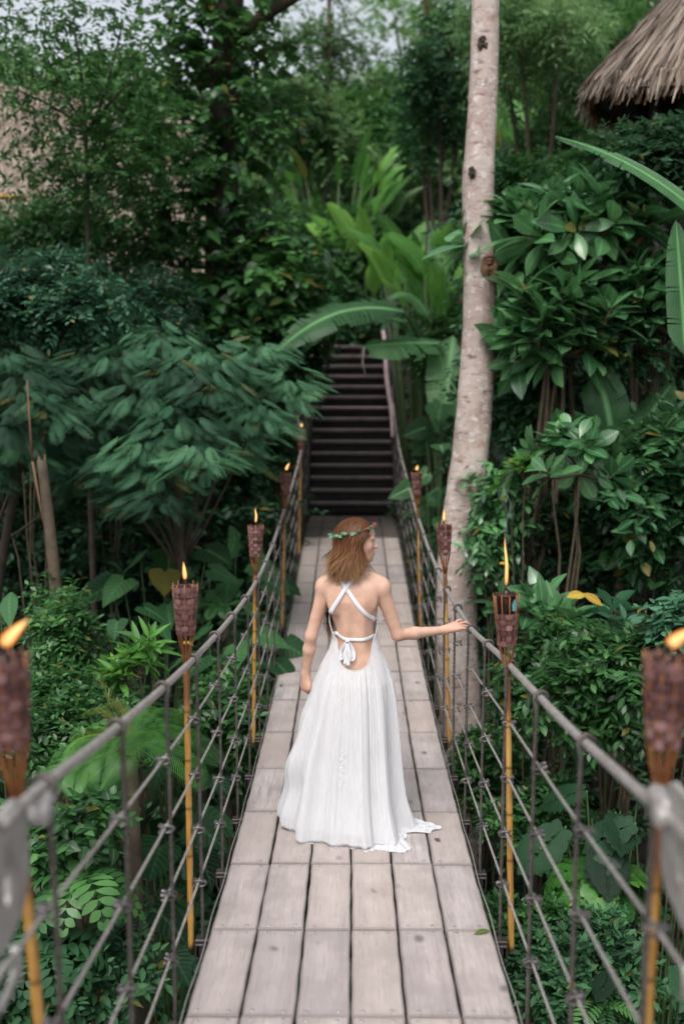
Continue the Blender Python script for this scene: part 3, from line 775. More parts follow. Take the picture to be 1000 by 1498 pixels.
nt.links.new(c, b.inputs['Base Color']); setb(b, Roughness=.48, Specular_IOR_Level=.4, Subsurface_Weight=.12, Subsurface_Scale=.02); bump(nt, b, n2, .12, .001)
M['skin'] = m
# redden lips, knuckles, elbows slightly
red = np.zeros(len(V))
for c_, r_, w_ in ((hd(.100, 0, -.069), .014, .85), (K, .05, .2), (WL + np.array([.0, 0, -.10]), .05, .4), (EL, .04, .12), (ER, .04, .2), (hd(.07, -.05, -.03), .035, .35), (WR + (RC - WR) * .8, .05, .35)):
    red = np.maximum(red, w_ * np.exp(-(np.linalg.norm(V - c_, axis=1) / r_) ** 2))
a = Acc(); a.add(V + W0, Fc, red); body = a.build('body', M['skin'], person)
bvh = BVHTree.FromPolygons([Vector(v) for v in (V)], [list(f) for f in Fc])
def backpt(x, z, off=.003, y0=-1.0):
    hit = bvh.ray_cast(Vector((min(max(x, -.118), .136), y0, z)), Vector((0, 1, 0)))
    if hit[0] is None: return None
    n_ = hit[1]; n_ = n_ if n_.y < 0 else -n_
    return np.array(hit[0]) + np.array(n_) * off, np.array(n_)
# eyes, lashes, brow
simple('eye_white', (.75, .72, .70), .2, 0, .05, 10, 0); simple('dark_hair_line', (.035, .018, .012), .6, 0, .2, 30, 0)
for s in (-1, 1):
    a = Acc(); lathe(a, [(.0001, -.008), (.0075, -.004), (.009, 0), (.0075, .004), (.0001, .008)], W0 + hd(.0865, s * .028, .002), 12, sq=(1.2, 1), R=HR); a.build('eye', M['eye_white'], person)
    a = Acc(); tube(a, [W0 + hd(.092, s * .017, .003), W0 + hd(.097, s * .026, .0075), W0 + hd(.093, s * .037, .003)], [.001, .0022, .0008], 5)
    tube(a, [W0 + hd(.094, s * .020, .0), W0 + hd(.096, s * .027, -.001), W0 + hd(.093, s * .034, .001)], .0017, 5); a.build('eyelashes', M['dark_hair_line'], person)
    a = Acc(); tube(a, [W0 + hd(.097, s * .012, .019), W0 + hd(.098, s * .028, .024), W0 + hd(.088, s * .044, .019)], [.002, .0024, .0008], 5, flat=.5); a.build('eyebrow', M['dark_hair_line'], person)

# ---- hair
m, nt, b, o = mat('auburn_hair')
lv = attr(nt, 'lv'); lt = attr(nt, 'lt')
c1 = ramp(nt, lt, [(0, (.085, .034, .015)), (.45, (.085, .032, .013)), (.8, (.15, .066, .028)), (1, (.28, .145, .062))])
c2 = ramp(nt, lt, [(0, (.18, .070, .026)), (.5, (.32, .140, .055)), (1, (.46, .26, .12))])
nt.links.new(mixc(nt, lv, c1, c2), b.inputs['Base Color']); setb(b, Roughness=.42, Specular_IOR_Level=.3)
M['auburn_hair'] = m
a = Acc(); r = np.random.default_rng(11)
def strand(path, w, lv):
    path = np.asarray(path); n_ = len(path)
    # flat ribbon, width facing out of the head
    t = nrm(np.gradient(path, axis=0)); out = nrm(path - (HC + np.array([0, .01, -.06]))); sd = nrm(np.cross(t, out))
    ww = w * np.interp(np.linspace(0, 1, n_), [0, .1, .75, 1], [.6, 1, .9, .15])
    o_ = nrm(np.cross(sd, t)) * (ww[:, None] * .35)
    V = np.concatenate([path - sd * ww[:, None], path + o_, path + sd * ww[:, None]])
    idx = np.arange(n_ - 1)
    f = np.concatenate([np.stack([idx, idx + n_, idx + n_ + 1, idx + 1], 1), np.stack([idx + n_, idx + 2 * n_, idx + 2 * n_ + 1, idx + n_ + 1], 1)])
    a.add(V + W0, f, lv, np.tile(np.linspace(0, 1, n_), 3))
top = hd(-.005, 0, .10)
def hair_guide(al, lay, st_f, xt, yt, fall, ph, am, flick):
    rf, rl, ru = .100 + .014 * lay, .082 + .014 * lay, .106 + .008 * lay
    side = -1 if math.sin(al) < 0 else 1
    start = hd(st_f, 0.004 * side, math.sqrt(max(0, 1 - (st_f / rf) ** 2)) * ru); eq = HC + FW * rf * math.cos(al) + LT_ * rl * math.sin(al) - UP_ * .02
    path = []
    for tt in np.linspace(0, 1, 8):
        v = (1 - tt) * (start - HC) + tt * (eq - HC); L = np.linalg.norm([np.dot(v, FW) / rf, np.dot(v, LT_) / rl, np.dot(v, UP_) / ru]); path.append(HC + v / max(L, .3))
    e = path[-1]
    for tt in np.linspace(.1, 1, 13):
        x = e[0] + (xt - e[0]) * float(sst(0, 1.05, tt)) + am * math.sin(ph + tt * 6.5) * tt + flick * max(0, tt - .7) ** 1.5 * 2.5
        y = e[1] + (yt - e[1]) * tt ** 1.1 + am * math.cos(ph + tt * 5.5) * tt
        path.append(np.array([x, y, e[2] + (fall - e[2]) * tt]))
    return np.array(path)
for q in range(150):
    al = r.uniform(math.radians(66), math.radians(286)); side = -1 if math.sin(al) < 0 else 1
    if r.random() < .6: al = r.uniform(PI, math.radians(286)); side = -1
    lay = r.random(); st_f = r.uniform(-.03, .078) if r.random() < .75 else r.uniform(-.09, .0)
    if side < 0:
        xt = float(np.interp(al, [PI, math.radians(286)], [-.122, .070])) + r.normal(0, .012)
        fall = float(np.interp(xt, [-.15, -.09, -.02, .05, .09], [1.378, 1.366, 1.362, 1.376, 1.415])) + r.normal(0, .013) + (.05 * r.random() if r.random() < .3 else 0)
        yt = -.090 - .012 * lay + r.normal(0, .006) + .02 * abs(xt + .02) / .1
    else:
        xt = -.06 + .07 * math.cos(al) + r.normal(0, .02); yt = .03 + .05 * math.sin(al); fall = 1.40 + r.normal(0, .015)
    ph, am, fl = r.uniform(0, 6.28), r.uniform(.002, .010), r.normal(-.006 if xt > 0 else .0, .03)
    lv0 = float(np.clip(r.normal(.12, .32) + (.40 if xt < -.085 else 0), 0, 1))
    for k in range(15):
        G_ = hair_guide(al + r.normal(0, .07), lay + r.normal(0, .12), st_f + r.normal(0, .010), xt + r.normal(0, .007), yt + r.normal(0, .003), fall + r.normal(0, .010), ph + r.normal(0, .25), am, fl + r.normal(0, .006))
        strand(G_, r.uniform(.0010, .0022), float(np.clip(lv0 + r.normal(0, .06), 0, 1)))
for q in range(120):    # loose flyaway hairs
    al = r.uniform(PI, math.radians(286)); xt = r.uniform(-.16, .09)
    strand(hair_guide(al, 1.3 + .5 * r.random(), r.uniform(-.05, .07), xt, -.11 + r.normal(0, .01), r.uniform(1.345, 1.42), r.uniform(0, 6), r.uniform(.004, .014), r.normal(0, .04)), .0007, r.random())
# long front lock seen between arm and waist on the left
for q in range(90):
    x0 = -.095 + r.normal(0, .008); y0 = .06 + r.normal(0, .01)
    pth = [(-.05 + r.normal(0, .01), .05, 1.45), (-.085 + r.normal(0, .01), .075, 1.36), (x0 - .02, .085, 1.25), (x0 - .022, .06, 1.16)]
    ph_ = r.uniform(0, 6); sp = r.uniform(-.012, .012)
    for tt in np.linspace(0.1, 1, 9): pth.append((x0 - .026 + sp * tt + .007 * math.sin(ph_ + tt * 4) + .006 * tt, .045 - .02 * tt, 1.16 - .155 * tt * (1 - .25 * abs(sp) / .012)))
    strand(pth, .0020, float(np.clip(r.normal(.35, .25), 0, 1)))
a.build('hair', M['auburn_hair'], person)
a = Acc()   # scalp underlayer so that no skin shows through
ph = np.linspace(0, 2 * PI, 40, endpoint=False); Vv = []
rings = [(.0, 1.02), (.35, 1.0), (.7, .95), (1.0, .85), (1.3, .66), (1.57, .5)]
NR = 16
for q in range(NR):
    tz = q / (NR - 1); z = .104 * math.cos(tz * PI * .72)
    rf = math.sin(max(.02, tz * PI * .72))
    for p_ in ph:
        cf = math.cos(p_); k = 1.0
        fr_ = .098 * rf * cf; 
        if cf > .2 and tz > .30: fr_ = min(fr_, .058)
        if cf > 0 and tz > .55: fr_ = min(fr_, .010)
        Vv.append(hd(fr_ - .004, .082 * rf * math.sin(p_), z) )
f = [[q * 40 + p_, q * 40 + (p_ + 1) % 40, (q + 1) * 40 + (p_ + 1) % 40, (q + 1) * 40 + p_] for q in range(NR - 1) for p_ in range(40)]
a.add(np.array(Vv) + W0, f, .1, .1)
Vv = []
for q in range(8):
    tz = q / 7; z = 1.53 + (1.372 - 1.53) * tz
    cx = np.interp(tz, [0, 1], [-.008, -.030]); cy = np.interp(tz, [0, 1], [.0, -.035]); rx__ = np.interp(tz, [0, 1], [.085, .088]); ry__ = np.interp(tz, [0, 1], [.078, .045])
    for p_ in ph: Vv.append((cx + rx__ * math.cos(p_), cy + ry__ * math.sin(p_), z))
f = [[q * 40 + p_, q * 40 + (p_ + 1) % 40, (q + 1) * 40 + (p_ + 1) % 40, (q + 1) * 40 + p_] for q in range(7) for p_ in range(40)]
a.add(np.array(Vv) + W0, f, .1, .4)
a.build('hair', M['auburn_hair'], person)

# ---- dress
m, nt, b, o = mat('white_chiffon')
vc = coord(nt, (1, 1, 1)); n1 = noise(nt, 420, 2, .5, vc); n2 = noise(nt, 1.0, 4, .6, coord(nt, (60, 60, 4)))
wv = nt.nodes.new('ShaderNodeTexWave'); wv.inputs['Scale'].default_value = 160; wv.bands_direction = 'Z'; nt.links.new(vc, wv.inputs[0]); wv.inputs['Distortion'].default_value = 1.5
c = ramp(nt, n2, [(.3, (.76, .77, .80)), (.6, (.84, .845, .86))])
nt.links.new(c, b.inputs['Base Color']); setb(b, Roughness=.75, Specular_IOR_Level=.25, Sheen_Weight=.25)
hh = mth(nt, 'ADD', mth(nt, 'MULTIPLY', n1, .5), mth(nt, 'ADD', mth(nt, 'MULTIPLY', n2, .9), mth(nt, 'MULTIPLY', wv.outputs['Fac'], .15)))
bump(nt, b, hh, .5, .003)
tl = nt.nodes.new('ShaderNodeBsdfTranslucent'); tl.inputs[0].default_value = (.8, .8, .82, 1); mx = nt.nodes.new('ShaderNodeMixShader'); mx.inputs[0].default_value = .32
nt.links.new(b.outputs[0], mx.inputs[1]); nt.links.new(tl.outputs[0], mx.inputs[2]); nt.links.new(mx.outputs[0], o.inputs[0]); M['white_chiffon'] = m
simple('white_band', (.76, .76, .79), .6, 0, .06, 60, .2, .3, .001)
HH = [1.26, 1.12, 1.02, .96, .885, .80, .70, .62, .55, .40, .20, .08, .025, .0]
XL = [-.125, -.118, -.100, -.120, -.158, -.190, -.225, -.243, -.262, -.305, -.358, -.382, -.385, -.352]
XR = [.140, .135, .142, .156, .192, .222, .238, .245, .250, .258, .278, .302, .306, .285]
YB = [-.085, -.08, -.088, -.110, -.130, -.165, -.195, -.215, -.232, -.262, -.315, -.352, -.358, -.325]
YF = [.145, .13, .10, .115, .13, .15, .18, .20, .21, .24, .27, .28, .28, .27]
NT = 1000; NHh = 130
th = np.linspace(0, 2 * PI, NT, endpoint=False)
rg = np.random.default_rng(5)
fr1 = np.zeros(NT)
def fold(freqs, seed):
    q = np.random.default_rng(seed); w = th + .06 * np.sin(3 * th + q.uniform(0, 6)) + .035 * np.sin(7 * th + q.uniform(0, 6)) + .02 * np.sin(13 * th + q.uniform(0, 6))
    out = 0
    for f_, am in freqs:
        s_ = np.sin(w * f_ + q.uniform(0, 6)); out = out + am * (np.abs(s_) ** .8 * np.sign(s_))
    return out
F_fine = fold([(74, .5), (97, .4), (53, .45)], 1); F_mid = fold([(37, .6), (23, .5), (29, .4)], 2); F_big = fold([(9, .5), (13, .6), (6, .4)], 3)
# height of the top edge by angle: low U at the back (th=-90deg), bust line in front
td = np.degrees((th + PI / 2 + PI) % (2 * PI) - PI)     # 0 at the back centre, +-180 in front
adg = np.abs(td)
top_h = np.interp(adg, [0, 12, 24, 36, 46, 56, 66, 100, 130, 180], [.878, .884, .905, .95, 1.0, 1.035, 1.055, 1.14, 1.24, 1.26])
top_h = top_h - 0
mod = .65 + .5 * np.sin(th * 5 + 1.3) * np.sin(th * 2 + .4)
ang = td
e_len = .006 + .095 * np.exp(-((ang - 40) / 20) ** 2) + .115 * np.exp(-((ang - 78) / 13) ** 2) + .02 * np.exp(-((ang + 15) / 40) ** 2) + .012 * np.sin(th * 21 + np.sin(th * 9) * 2) * np.exp(-((ang - 45) / 45) ** 2)
V = []; LSv = []
sv = np.linspace(0, 1, NHh)
for si, s_ in enumerate(sv):
    hgt = top_h * (1 - s_) ** 1.0 + 0.0
    hgt = np.maximum(hgt, 0)
    xl = np.interp(hgt, HH[::-1], XL[::-1]); xr = np.interp(hgt, HH[::-1], XR[::-1]); yb = np.interp(hgt, HH[::-1], YB[::-1]); yf = np.interp(hgt, HH[::-1], YF[::-1])
    cx = .016 + 0 * th; cy = 0 * th
    rx2 = np.where(np.cos(th) > 0, xr - cx, cx - xl); ry2 = np.where(np.sin(th) > 0, yf, -yb)
    sup = 1.0
    ct, sn = np.cos(th), np.sin(th)
    am_f = np.interp(hgt, [0, .4, .8, 1.0, 1.1], [.0012, .0015, .0020, .0014, .0006]); am_m = np.interp(hgt, [0, .5, .8, .95, 1.05], [.0062, .0056, .0040, .0018, .0]) * mod; am_b = np.interp(hgt, [0, .4, .75, .9], [.030, .023, .010, 0])
    near_top = np.clip((top_h - hgt) / .05, 0, 1)
    hem_w = .010 * np.exp(-hgt / .05) * np.sin(th * 19 + 2.2 * np.sin(th * 4)) 
    disp = hem_w + (am_f * F_fine + am_m * F_mid) * (0.25 + .75 * near_top) + am_b * F_big
    disp = disp + .028 * np.exp(-((td + 70) / 22) ** 2) * np.exp(-((hgt - .42) / .12) ** 2) - .014 * np.exp(-((td + 66) / 16) ** 2) * np.exp(-((hgt - .24) / .08) ** 2) + e_len * .45 * np.exp(-hgt / .07) * (e_len > .03)
    # pulled up gathers toward the left hand
    tl_ = np.exp(-((td + 88) / 26) ** 2)
    disp = disp + tl_ * (.012 * np.sin(hgt * 22 + 1.0) * np.interp(hgt, [0, .2, .6, .75], [.2, 1, .9, 0]))
    x = cx + (rx2 + disp) * ct; y = cy + (ry2 + disp) * sn
    z = hgt.copy()
    V.append(np.stack([x, y, z], 1))
V = np.array(V)
# bubble fold and train on the deck: last rows turn under then spread
last = V[-1].copy(); ext = []
rad = nrm(np.stack([last[:, 0] - .0, last[:, 1], 0 * th], 1))
for q in range(1, 12):
    t_ = q / 11
    ru = .006 + .010 * np.abs(np.sin(th * 33 + 2 * np.sin(th * 7) + t_ * 3)) * (1 - .3 * t_) * np.clip(e_len / .06, .3, 1) + .014 * (1 - t_) ** 2 + .010 * np.exp(-((ang - 60) / 30) ** 2) * np.abs(np.sin(t_ * 9 + th * 8))
    p_ = last + rad * (e_len * t_)[:, None] ; p_[:, 2] = ru
    p_[:, 0] += .006 * np.sin(th * 40 + t_ * 4) * (e_len > .04); ext.append(p_)
V = np.concatenate([V, np.array(ext)]); V[NHh - 6:NHh, :, 2] = np.maximum(V[NHh - 6:NHh, :, 2], .012)
nr = len(V); i = np.arange(nr - 1)[:, None] * NT; j = np.arange(NT)[None]; jn = (j + 1) % NT
a = Acc(); a.add(V.reshape(-1, 3) + W0, np.stack([i + j, i + NT + j, i + NT + jn, i + jn], -1).reshape(-1, 4), .5)
dress = a.build('dress', M['white_chiffon'], person)
# keep the cloth outside the skin near its top edge
co = np.zeros(len(dress.data.vertices) * 3, np.float32); dress.data.vertices.foreach_get('co', co); co = co.reshape(-1, 3).astype(float)
for k in range(0, NHh // 2):
    for q in range(0, NT):
        id_ = k * NT + q; p_ = co[id_]
        if p_[2] < .74: continue
        c0 = Vector((.016, .0, p_[2])); dv = Vector((p_[0] - .016, p_[1], 0)); L = dv.length
        hit = bvh.ray_cast(c0 + dv.normalized() * .30, -dv.normalized(), .30)
        if hit[0] is not None:
            rad_ = (hit[0] - c0).length
            if rad_ < L + .022 and rad_ + .004 > L and abs(hit[0].x - .015) < .165:
                nw = c0 + dv.normalized() * (rad_ + .0045); co[id_, 0] = nw.x; co[id_, 1] = nw.y
dress.data.vertices.foreach_set('co', co.astype(np.float32).ravel()); dress.data.update()
# top hem: thin rolled edge following the opening
pa = co[:NT]; a = Acc(); pc = np.vstack([pa, pa[:3]]) + W0; k = np.exp(-np.linspace(-2, 2, 15) ** 2); k /= k.sum()
pc = np.stack([np.convolve(np.pad(pc[:, q], 7, 'wrap'), k, 'valid') for q in range(3)], 1)
tube(a, pc, .0028, 6, cap=False); a.build('hem_edge', M['white_chiffon'], dress)
# straps, band and bow
def ribbon(pts, w, name, off=.0035, lv=.5, ruffle=0):
    pts = np.asarray(pts, float); n_ = 60; tt = np.linspace(0, 1, n_); s0 = np.linspace(0, 1, len(pts))
    x = np.interp(tt, s0, pts[:, 0]); z = np.interp(tt, s0, pts[:, 1])
    k = np.exp(-np.linspace(-2, 2, 13) ** 2); k /= k.sum()
    x = np.convolve(np.pad(x, 6, 'reflect', reflect_type='odd'), k, 'valid'); z = np.convolve(np.pad(z, 6, 'reflect', reflect_type='odd'), k, 'valid')
    dx, dz = np.gradient(x), np.gradient(z); L = np.hypot(dx, dz); nx_, nz_ = -dz / L, dx / L
    a = Acc(); V = []; ok = []
    for q in range(n_):
        for e in (-1, -.5, 0, .5, 1):
            ww = w * (1 + ruffle * math.sin(q * .9))
            r_ = backpt(x[q] + nx_[q] * ww * e, z[q] + nz_[q] * ww * e, off + .001 * (1 - abs(e)))
            V.append(r_[0] if r_ else (V[-5] if len(V) > 5 else np.array([x[q], -.1, z[q]])))
    V = np.array(V).reshape(n_, 5, 3)
    for _ in range(4):
        V[1:-1] = .5 * V[1:-1] + .25 * (V[:-2] + V[2:])
    a.add(V.reshape(-1, 3) + W0, [[q * 5 + e, q * 5 + e + 1, (q + 1) * 5 + e + 1, (q + 1) * 5 + e] for q in range(n_ - 1) for e in range(4)])
    o_ = a.build(name, M['white_band'], dress); sm = o_.modifiers.new('thick', 'SOLIDIFY'); sm.thickness = .002; sm.offset = 1
    return o_
def zx(x, y):    # zoom pixels of the close view -> local x and height on the back
    px = x / 2.826 + 380; py = y / 2.826 + 740; p_ = P(px, py, WY - .07); return (p_[0], p_[2] - WZ)
ribbon([zx(322, 285), zx(345, 325), zx(368, 358), zx(400, 405), zx(440, 450), zx(484, 484)], .0108, 'shoulder_strap')
ribbon([zx(402, 285), zx(372, 318), zx(345, 352), zx(318, 395), zx(300, 425), zx(288, 452)], .0108, 'shoulder_strap', off=.0055)
ribbon([zx(303, 524), zx(325, 538), zx(352, 549), zx(400, 552), zx(440, 550), zx(486, 543)], .0088, 'waist_band', off=.006)
ribbon([zx(484, 480), zx(481, 505), zx(481, 540)], .008, 'side_ruffle', off=.008, ruffle=.2)
# bow: two drooping loops and two tails
def bowpiece(path, w, name):
    a = Acc(); path = np.asarray(path, float); n_ = 24; s0 = np.linspace(0, 1, len(path)); tt = np.linspace(0, 1, n_)
    pth = np.stack([np.interp(tt, s0, path[:, q]) for q in range(3)], 1); k = np.array([.25, .5, .25])
    for _ in range(3): pth[1:-1] = .25 * pth[:-2] + .5 * pth[1:-1] + .25 * pth[2:]
    V = []
    for q in range(n_):
        t_ = nrm(pth[min(q + 1, n_ - 1)] - pth[max(q - 1, 0)]); sd = nrm(np.cross(t_, [0, -1, .2])); ww = w(tt[q])
        for e in (-1, -.4, .4, 1): V.append(pth[q] + sd * ww * e + np.array([0, -.003 * math.cos(e * 4 + q * .3), 0]))
    a.add(np.array(V) + W0, [[q * 4 + e, q * 4 + e + 1, (q + 1) * 4 + e + 1, (q + 1) * 4 + e] for q in range(n_ - 1) for e in range(3)])
    o_ = a.build(name, M['white_band'], dress); sm = o_.modifiers.new('thick', 'SOLIDIFY'); sm.thickness = .0015
kx, kz = zx(362, 552); ky = backpt(kx, kz)[0][1] - .014
def bz_(x, y, dy=0): q = zx(x, y); b_ = backpt(q[0], q[1]); return (q[0], min((b_[0][1] if b_ else ky) - .007, ky + .03) + dy, q[1])
bowpiece([bz_(362, 553), bz_(348, 575), bz_(330, 606), bz_(328, 628, -.006), bz_(345, 622, -.014), bz_(356, 590, -.016), bz_(362, 556, -.010)], lambda t: .006 + .007 * math.sin(PI * t), 'bow_loop')
bowpiece([bz_(362, 553), bz_(378, 578), bz_(390, 605), bz_(384, 632, -.006), bz_(374, 620, -.014), bz_(368, 590, -.016), bz_(362, 556, -.010)], lambda t: .006 + .006 * math.sin(PI * t), 'bow_loop')
bowpiece([bz_(362, 556, -.008), bz_(364, 600, -.010), bz_(362, 652, -.012)], lambda t: .006 + .007 * t, 'bow_tail')
bowpiece([bz_(362, 556, -.010), bz_(355, 595, -.014), bz_(352, 645, -.014)], lambda t: .005 + .004 * t, 'bow_tail')
a = Acc(); lathe(a, [(.0001, -.010), (.008, -.007), (.0105, 0), (.008, .007), (.0001, .010)], np.array([kx, ky - .004, kz]) + W0, 12, sq=(1.15, .8)); a.build('bow_knot', M['white_band'], dress)
# small cloth petals down the back seam, as on the photo
bvd = BVHTree.FromPolygons([Vector(v) for v in co[:NT * (NHh)]], [list(map(int, f)) for f in np.stack([i[:NHh - 1] + j, i[:NHh - 1] + NT + j, i[:NHh - 1] + NT + jn, i[:NHh - 1] + jn], -1).reshape(-1, 4)[::1]])
a = Acc(); r = np.random.default_rng(2)
for q, (zx_, zy_) in enumerate([(338, 1018), (346, 1035), (334, 1052), (345, 1068), (332, 1086), (343, 1100), (331, 1118), (342, 1134), (334, 1154)]):
    pp = P(zx_ / 2.826 + 380, zy_ / 2.826 + 740, WY - .26); hit = bvd.ray_cast(Vector((pp[0], -1, pp[2] - WZ)), Vector((0, 1, 0)))
    if hit[0] is None: continue
    c_ = np.array(hit[0]) + [0, -.003, 0]; s_ = .008 + .003 * (q == 8); k = 1 if q % 2 else -1
    V = [c_ + [k * s_ * .9, -.002, s_ * .6], c_ + [-k * s_ * .7, -.006, s_ * .3], c_ + [-k * s_ * .3, -.012, -s_ * .9], c_ + [k * s_ * .5, -.003, -s_ * .5]]
    a.add(np.array(V) + W0, [[0, 1, 2, 3]])
pe = a.build('cloth_petals', M['white_chiffon'], dress)

# ---- crown of leaves
LEAFM_CROWN = leafmat('crown_leaf', (.05, .12, .06), (.10, .22, .12), (.20, .36, .20), .5, .2, .3)
simple('twig', (.16, .10, .06), .7, 0, .4, 20, .3); simple('pink_petal', (.62, .20, .18), .6, 0, .3, 30, .1, col2=(.45, .10, .10)); simple('yellow_bud', (.45, .42, .12), .6, 0, .3, 30, .1)
crown = empty('flower_crown', W0 + HC + np.array([0, 0, .06]), 'crown of small green leaves with pink flowers worn on the auburn hair', 'wreath')
def crp(al, lift=0, out=0):
    # ring tilted: high at the brow, lower at the back of the head
    f_ = math.cos(al); l_ = math.sin(al); u = .048 + .028 * f_
    k = math.sqrt(max(.1, 1 - ((u - .0) / .125) ** 2))
    return W0 + hd((.118 + out) * f_ * k - .002, (.104 + out) * l_ * k, u + lift)
a = Acc(); als = np.linspace(0, 2 * PI, 60)
tube(a, [crp(t, .003 * math.sin(t * 9), .001) for t in als], .0017, 6); tube(a, [crp(t, -.003 * math.sin(t * 9 + 1), .003 * math.sin(t * 7)) for t in als], .0014, 6); tube(a, [crp(t, .004 * math.sin(t * 6 + 2) + .002, .002) for t in als], .0012, 6)
a.build('vine', M['twig'], crown)
# ------------------------------------------------------------------ leaf templates: (verts, quads, lt, ls), base at origin, along +Y, face up +Z
def blade(ws, fold=.15, droop=.15, tw=0.0, side_curl=0.0, gamma=1.4):
    ws = np.asarray(ws, float); n = len(ws); V = []; LT = []; LS = []
    for q in range(n):
        t = q / (n - 1); w = max(ws[q], .004)
        z = -droop * t ** 2
        for e in (-1, 0, 1):
            V.append([e * w, t, z + abs(e) * w * fold - side_curl * abs(e) * w * t]); LT.append(t); LS.append(abs(e))
    f = []
    for q in range(n - 1):
        b = q * 3; f += [[b, b + 1, b + 4, b + 3], [b + 1, b + 2, b + 5, b + 4]]
    return np.array(V), np.array(f), np.array(LT), np.array(LS)
T_OV2 = blade([.02, .24, .20, .01], .2, .12)                # small oval, 6 quads
T_OV1 = blade([.03, .27, .01], .25, .1)                     # tiny leaf, 4 quads
T_LANCE = blade([.01, .10, .115, .085, .01], .25, .25)
T_OBOV = blade([.02, .07, .13, .185, .19, .13, .01], .22, .22)   # spoon shaped glossy leaf
T_ELL = blade([.01, .15, .23, .23, .15, .01], .2, .2)
T_NARROW = blade([.012, .03, .028, .018, .003], .3, .35)
T_HEART = None
def heart(lobe=.28, w=.42, n=9, droop=.22, wav=.0):
    V = []; LT = []; LS = []
    pr = [(-lobe, .22), (-lobe * .55, .40), (0, w * 1.02), (.18, w), (.38, w * .88), (.58, w * .66), (.78, w * .38), (.92, w * .14), (1.0, .004)]
    for y, wd in pr:
        for e in (-1, -.5, 0, .5, 1):
            yy = y
            if y < 0 and abs(e) < .9: yy = y * (abs(e) * 1.6)
            if y < 0 and e == 0: yy = 0
            if y == -lobe and abs(e) == 1: yy = y * .75
            z = -droop * max(0, y) ** 2 - .10 * abs(e) ** 2 * wd / w * .6 + .05 * abs(e) + wav * math.sin(y * 14 + e * 3) * abs(e)
            V.append([e * wd, yy, z]); LT.append((y + lobe) / (1 + lobe)); LS.append(abs(e))
    f = [[q * 5 + e, q * 5 + e + 1, (q + 1) * 5 + e + 1, (q + 1) * 5 + e] for q in range(len(pr) - 1) for e in range(4)]
    V = np.array(V); V[:, 1] -= 0
    return V, np.array(f), np.array(LT), np.array(LS)
T_HEART = heart(); T_HEARTS = blade([.20, .40, .34, .20, .01], .12, .22)   # small heart/rounded climber leaf
def pinna(nl, ll, w, taper=True, ang=.9, fine=True):
    """a frond piece: rachis with nl pairs of small leaflets"""
    V = []; F = []; LS = []; LT = []
    for q in range(nl):
        t = (q + .5) / nl; L = ll * (math.sin(PI * min(1, t * .85 + .13)) if taper else 1)
        for s in (-1, 1):
            b = len(V); dx, dy = s * math.sin(ang) * L, math.cos(ang) * L; ww = w / nl
            nx_, ny_ = -math.cos(ang) * s * ww, math.sin(ang) * ww
            if fine:
                V += [[0, t, 0]] + [[dx * a_ + nx_ * k_ * e, t + dy * a_ + ny_ * k_ * e, .10 * L * (.5 - abs(a_ - .5)) - .02 * abs(e) * ww] for a_, k_ in ((.25, .8), (.55, 1.0), (.82, .6)) for e in (-1, 1)] + [[dx, t + dy, -.06 * L]]
                ff = [[0, 1, 2, 2], [2, 1, 3, 4], [4, 3, 5, 6], [6, 5, 7, 7]]
                F += [[b + k for k in (f_ if s > 0 else [f_[1], f_[0]] + ([f_[2], f_[2]] if f_[2] == f_[3] else [f_[3], f_[2]]))] for f_ in ff]
                LS += [.3] + [.6] * 6 + [1]; LT += [t] * 8
            else:
                V += [[0, t - ww * .3, 0], [dx * .5, t + dy * .5 - ww, -.01], [dx, t + dy, -.06 * L], [dx * .5, t + dy * .5 + ww, .0]]
                F.append([b, b + 1, b + 2, b + 3] if s > 0 else [b + 3, b + 2, b + 1, b]); LS += [.3, .6, 1, .6]; LT += [t] * 4
    b = len(V); V += [[-.006, 0, 0], [.006, 0, 0], [.002, 1, -.0], [-.002, 1, 0]]; F.append([b, b + 1, b + 2, b + 3]); LS += [0] * 4; LT += [0, 0, 1, 1]
    V = np.array(V); V[:, 2] -= .22 * V[:, 1] ** 2
    return V, np.array(F), np.array(LT), np.array(LS)
T_PINNATE = pinna(8, .30, .42, ang=1.05)          # compound leaf with 14 oval leaflets
T_FERNY = pinna(13, .20, .36, ang=1.0)
def bipinnate():
    Vs = []; Fs = []; LTs = []; LSs = []; n = 0
    for q in range(9):
        t = .12 + .88 * q / 8; L = .42 * math.sin(PI * min(1, t * .80 + .20)) + .05
        for s in (-1, 1):
            v, f, lt, ls = pinna(9, .16, .55, ang=1.15, fine=False)
            an = s * .95; c, d = math.cos(an), math.sin(an); v = v * L
            x = v[:, 0] * c + v[:, 1] * d; y = -v[:, 0] * d + v[:, 1] * c
            z = v[:, 2] - .12 * L * (v[:, 1] / L)
            Vs.append(np.stack([x, y + t, z - .25 * t * t], 1)); Fs.append(f + n); n += len(v); LTs.append(np.full(len(v), t)); LSs.append(ls)
    return np.concatenate(Vs), np.concatenate(Fs), np.concatenate(LTs), np.concatenate(LSs)
T_BIP = bipinnate()

def scatter(acc, T, pos, axis, normal, size, lv, width=1.0):
    v, f, lt, ls = T; N = len(pos)
    a = nrm(axis); n_ = normal - a * np.sum(a * normal, 1, keepdims=True); n_ = nrm(n_); x = np.cross(a, n_)
    size = np.broadcast_to(np.asarray(size, float), (N,)); width = np.broadcast_to(np.asarray(width, float), (N,))
    V = pos[:, None] + size[:, None, None] * (v[None, :, 0:1] * width[:, None, None] * x[:, None] + v[None, :, 1:2] * a[:, None] + v[None, :, 2:3] * n_[:, None])
    F = (f[None] + (np.arange(N) * len(v))[:, None, None]).reshape(-1, 4)
    acc.add(V.reshape(-1, 3), F, np.repeat(np.broadcast_to(lv, (N,)), len(v)), np.tile(lt, N), np.tile(ls, N))

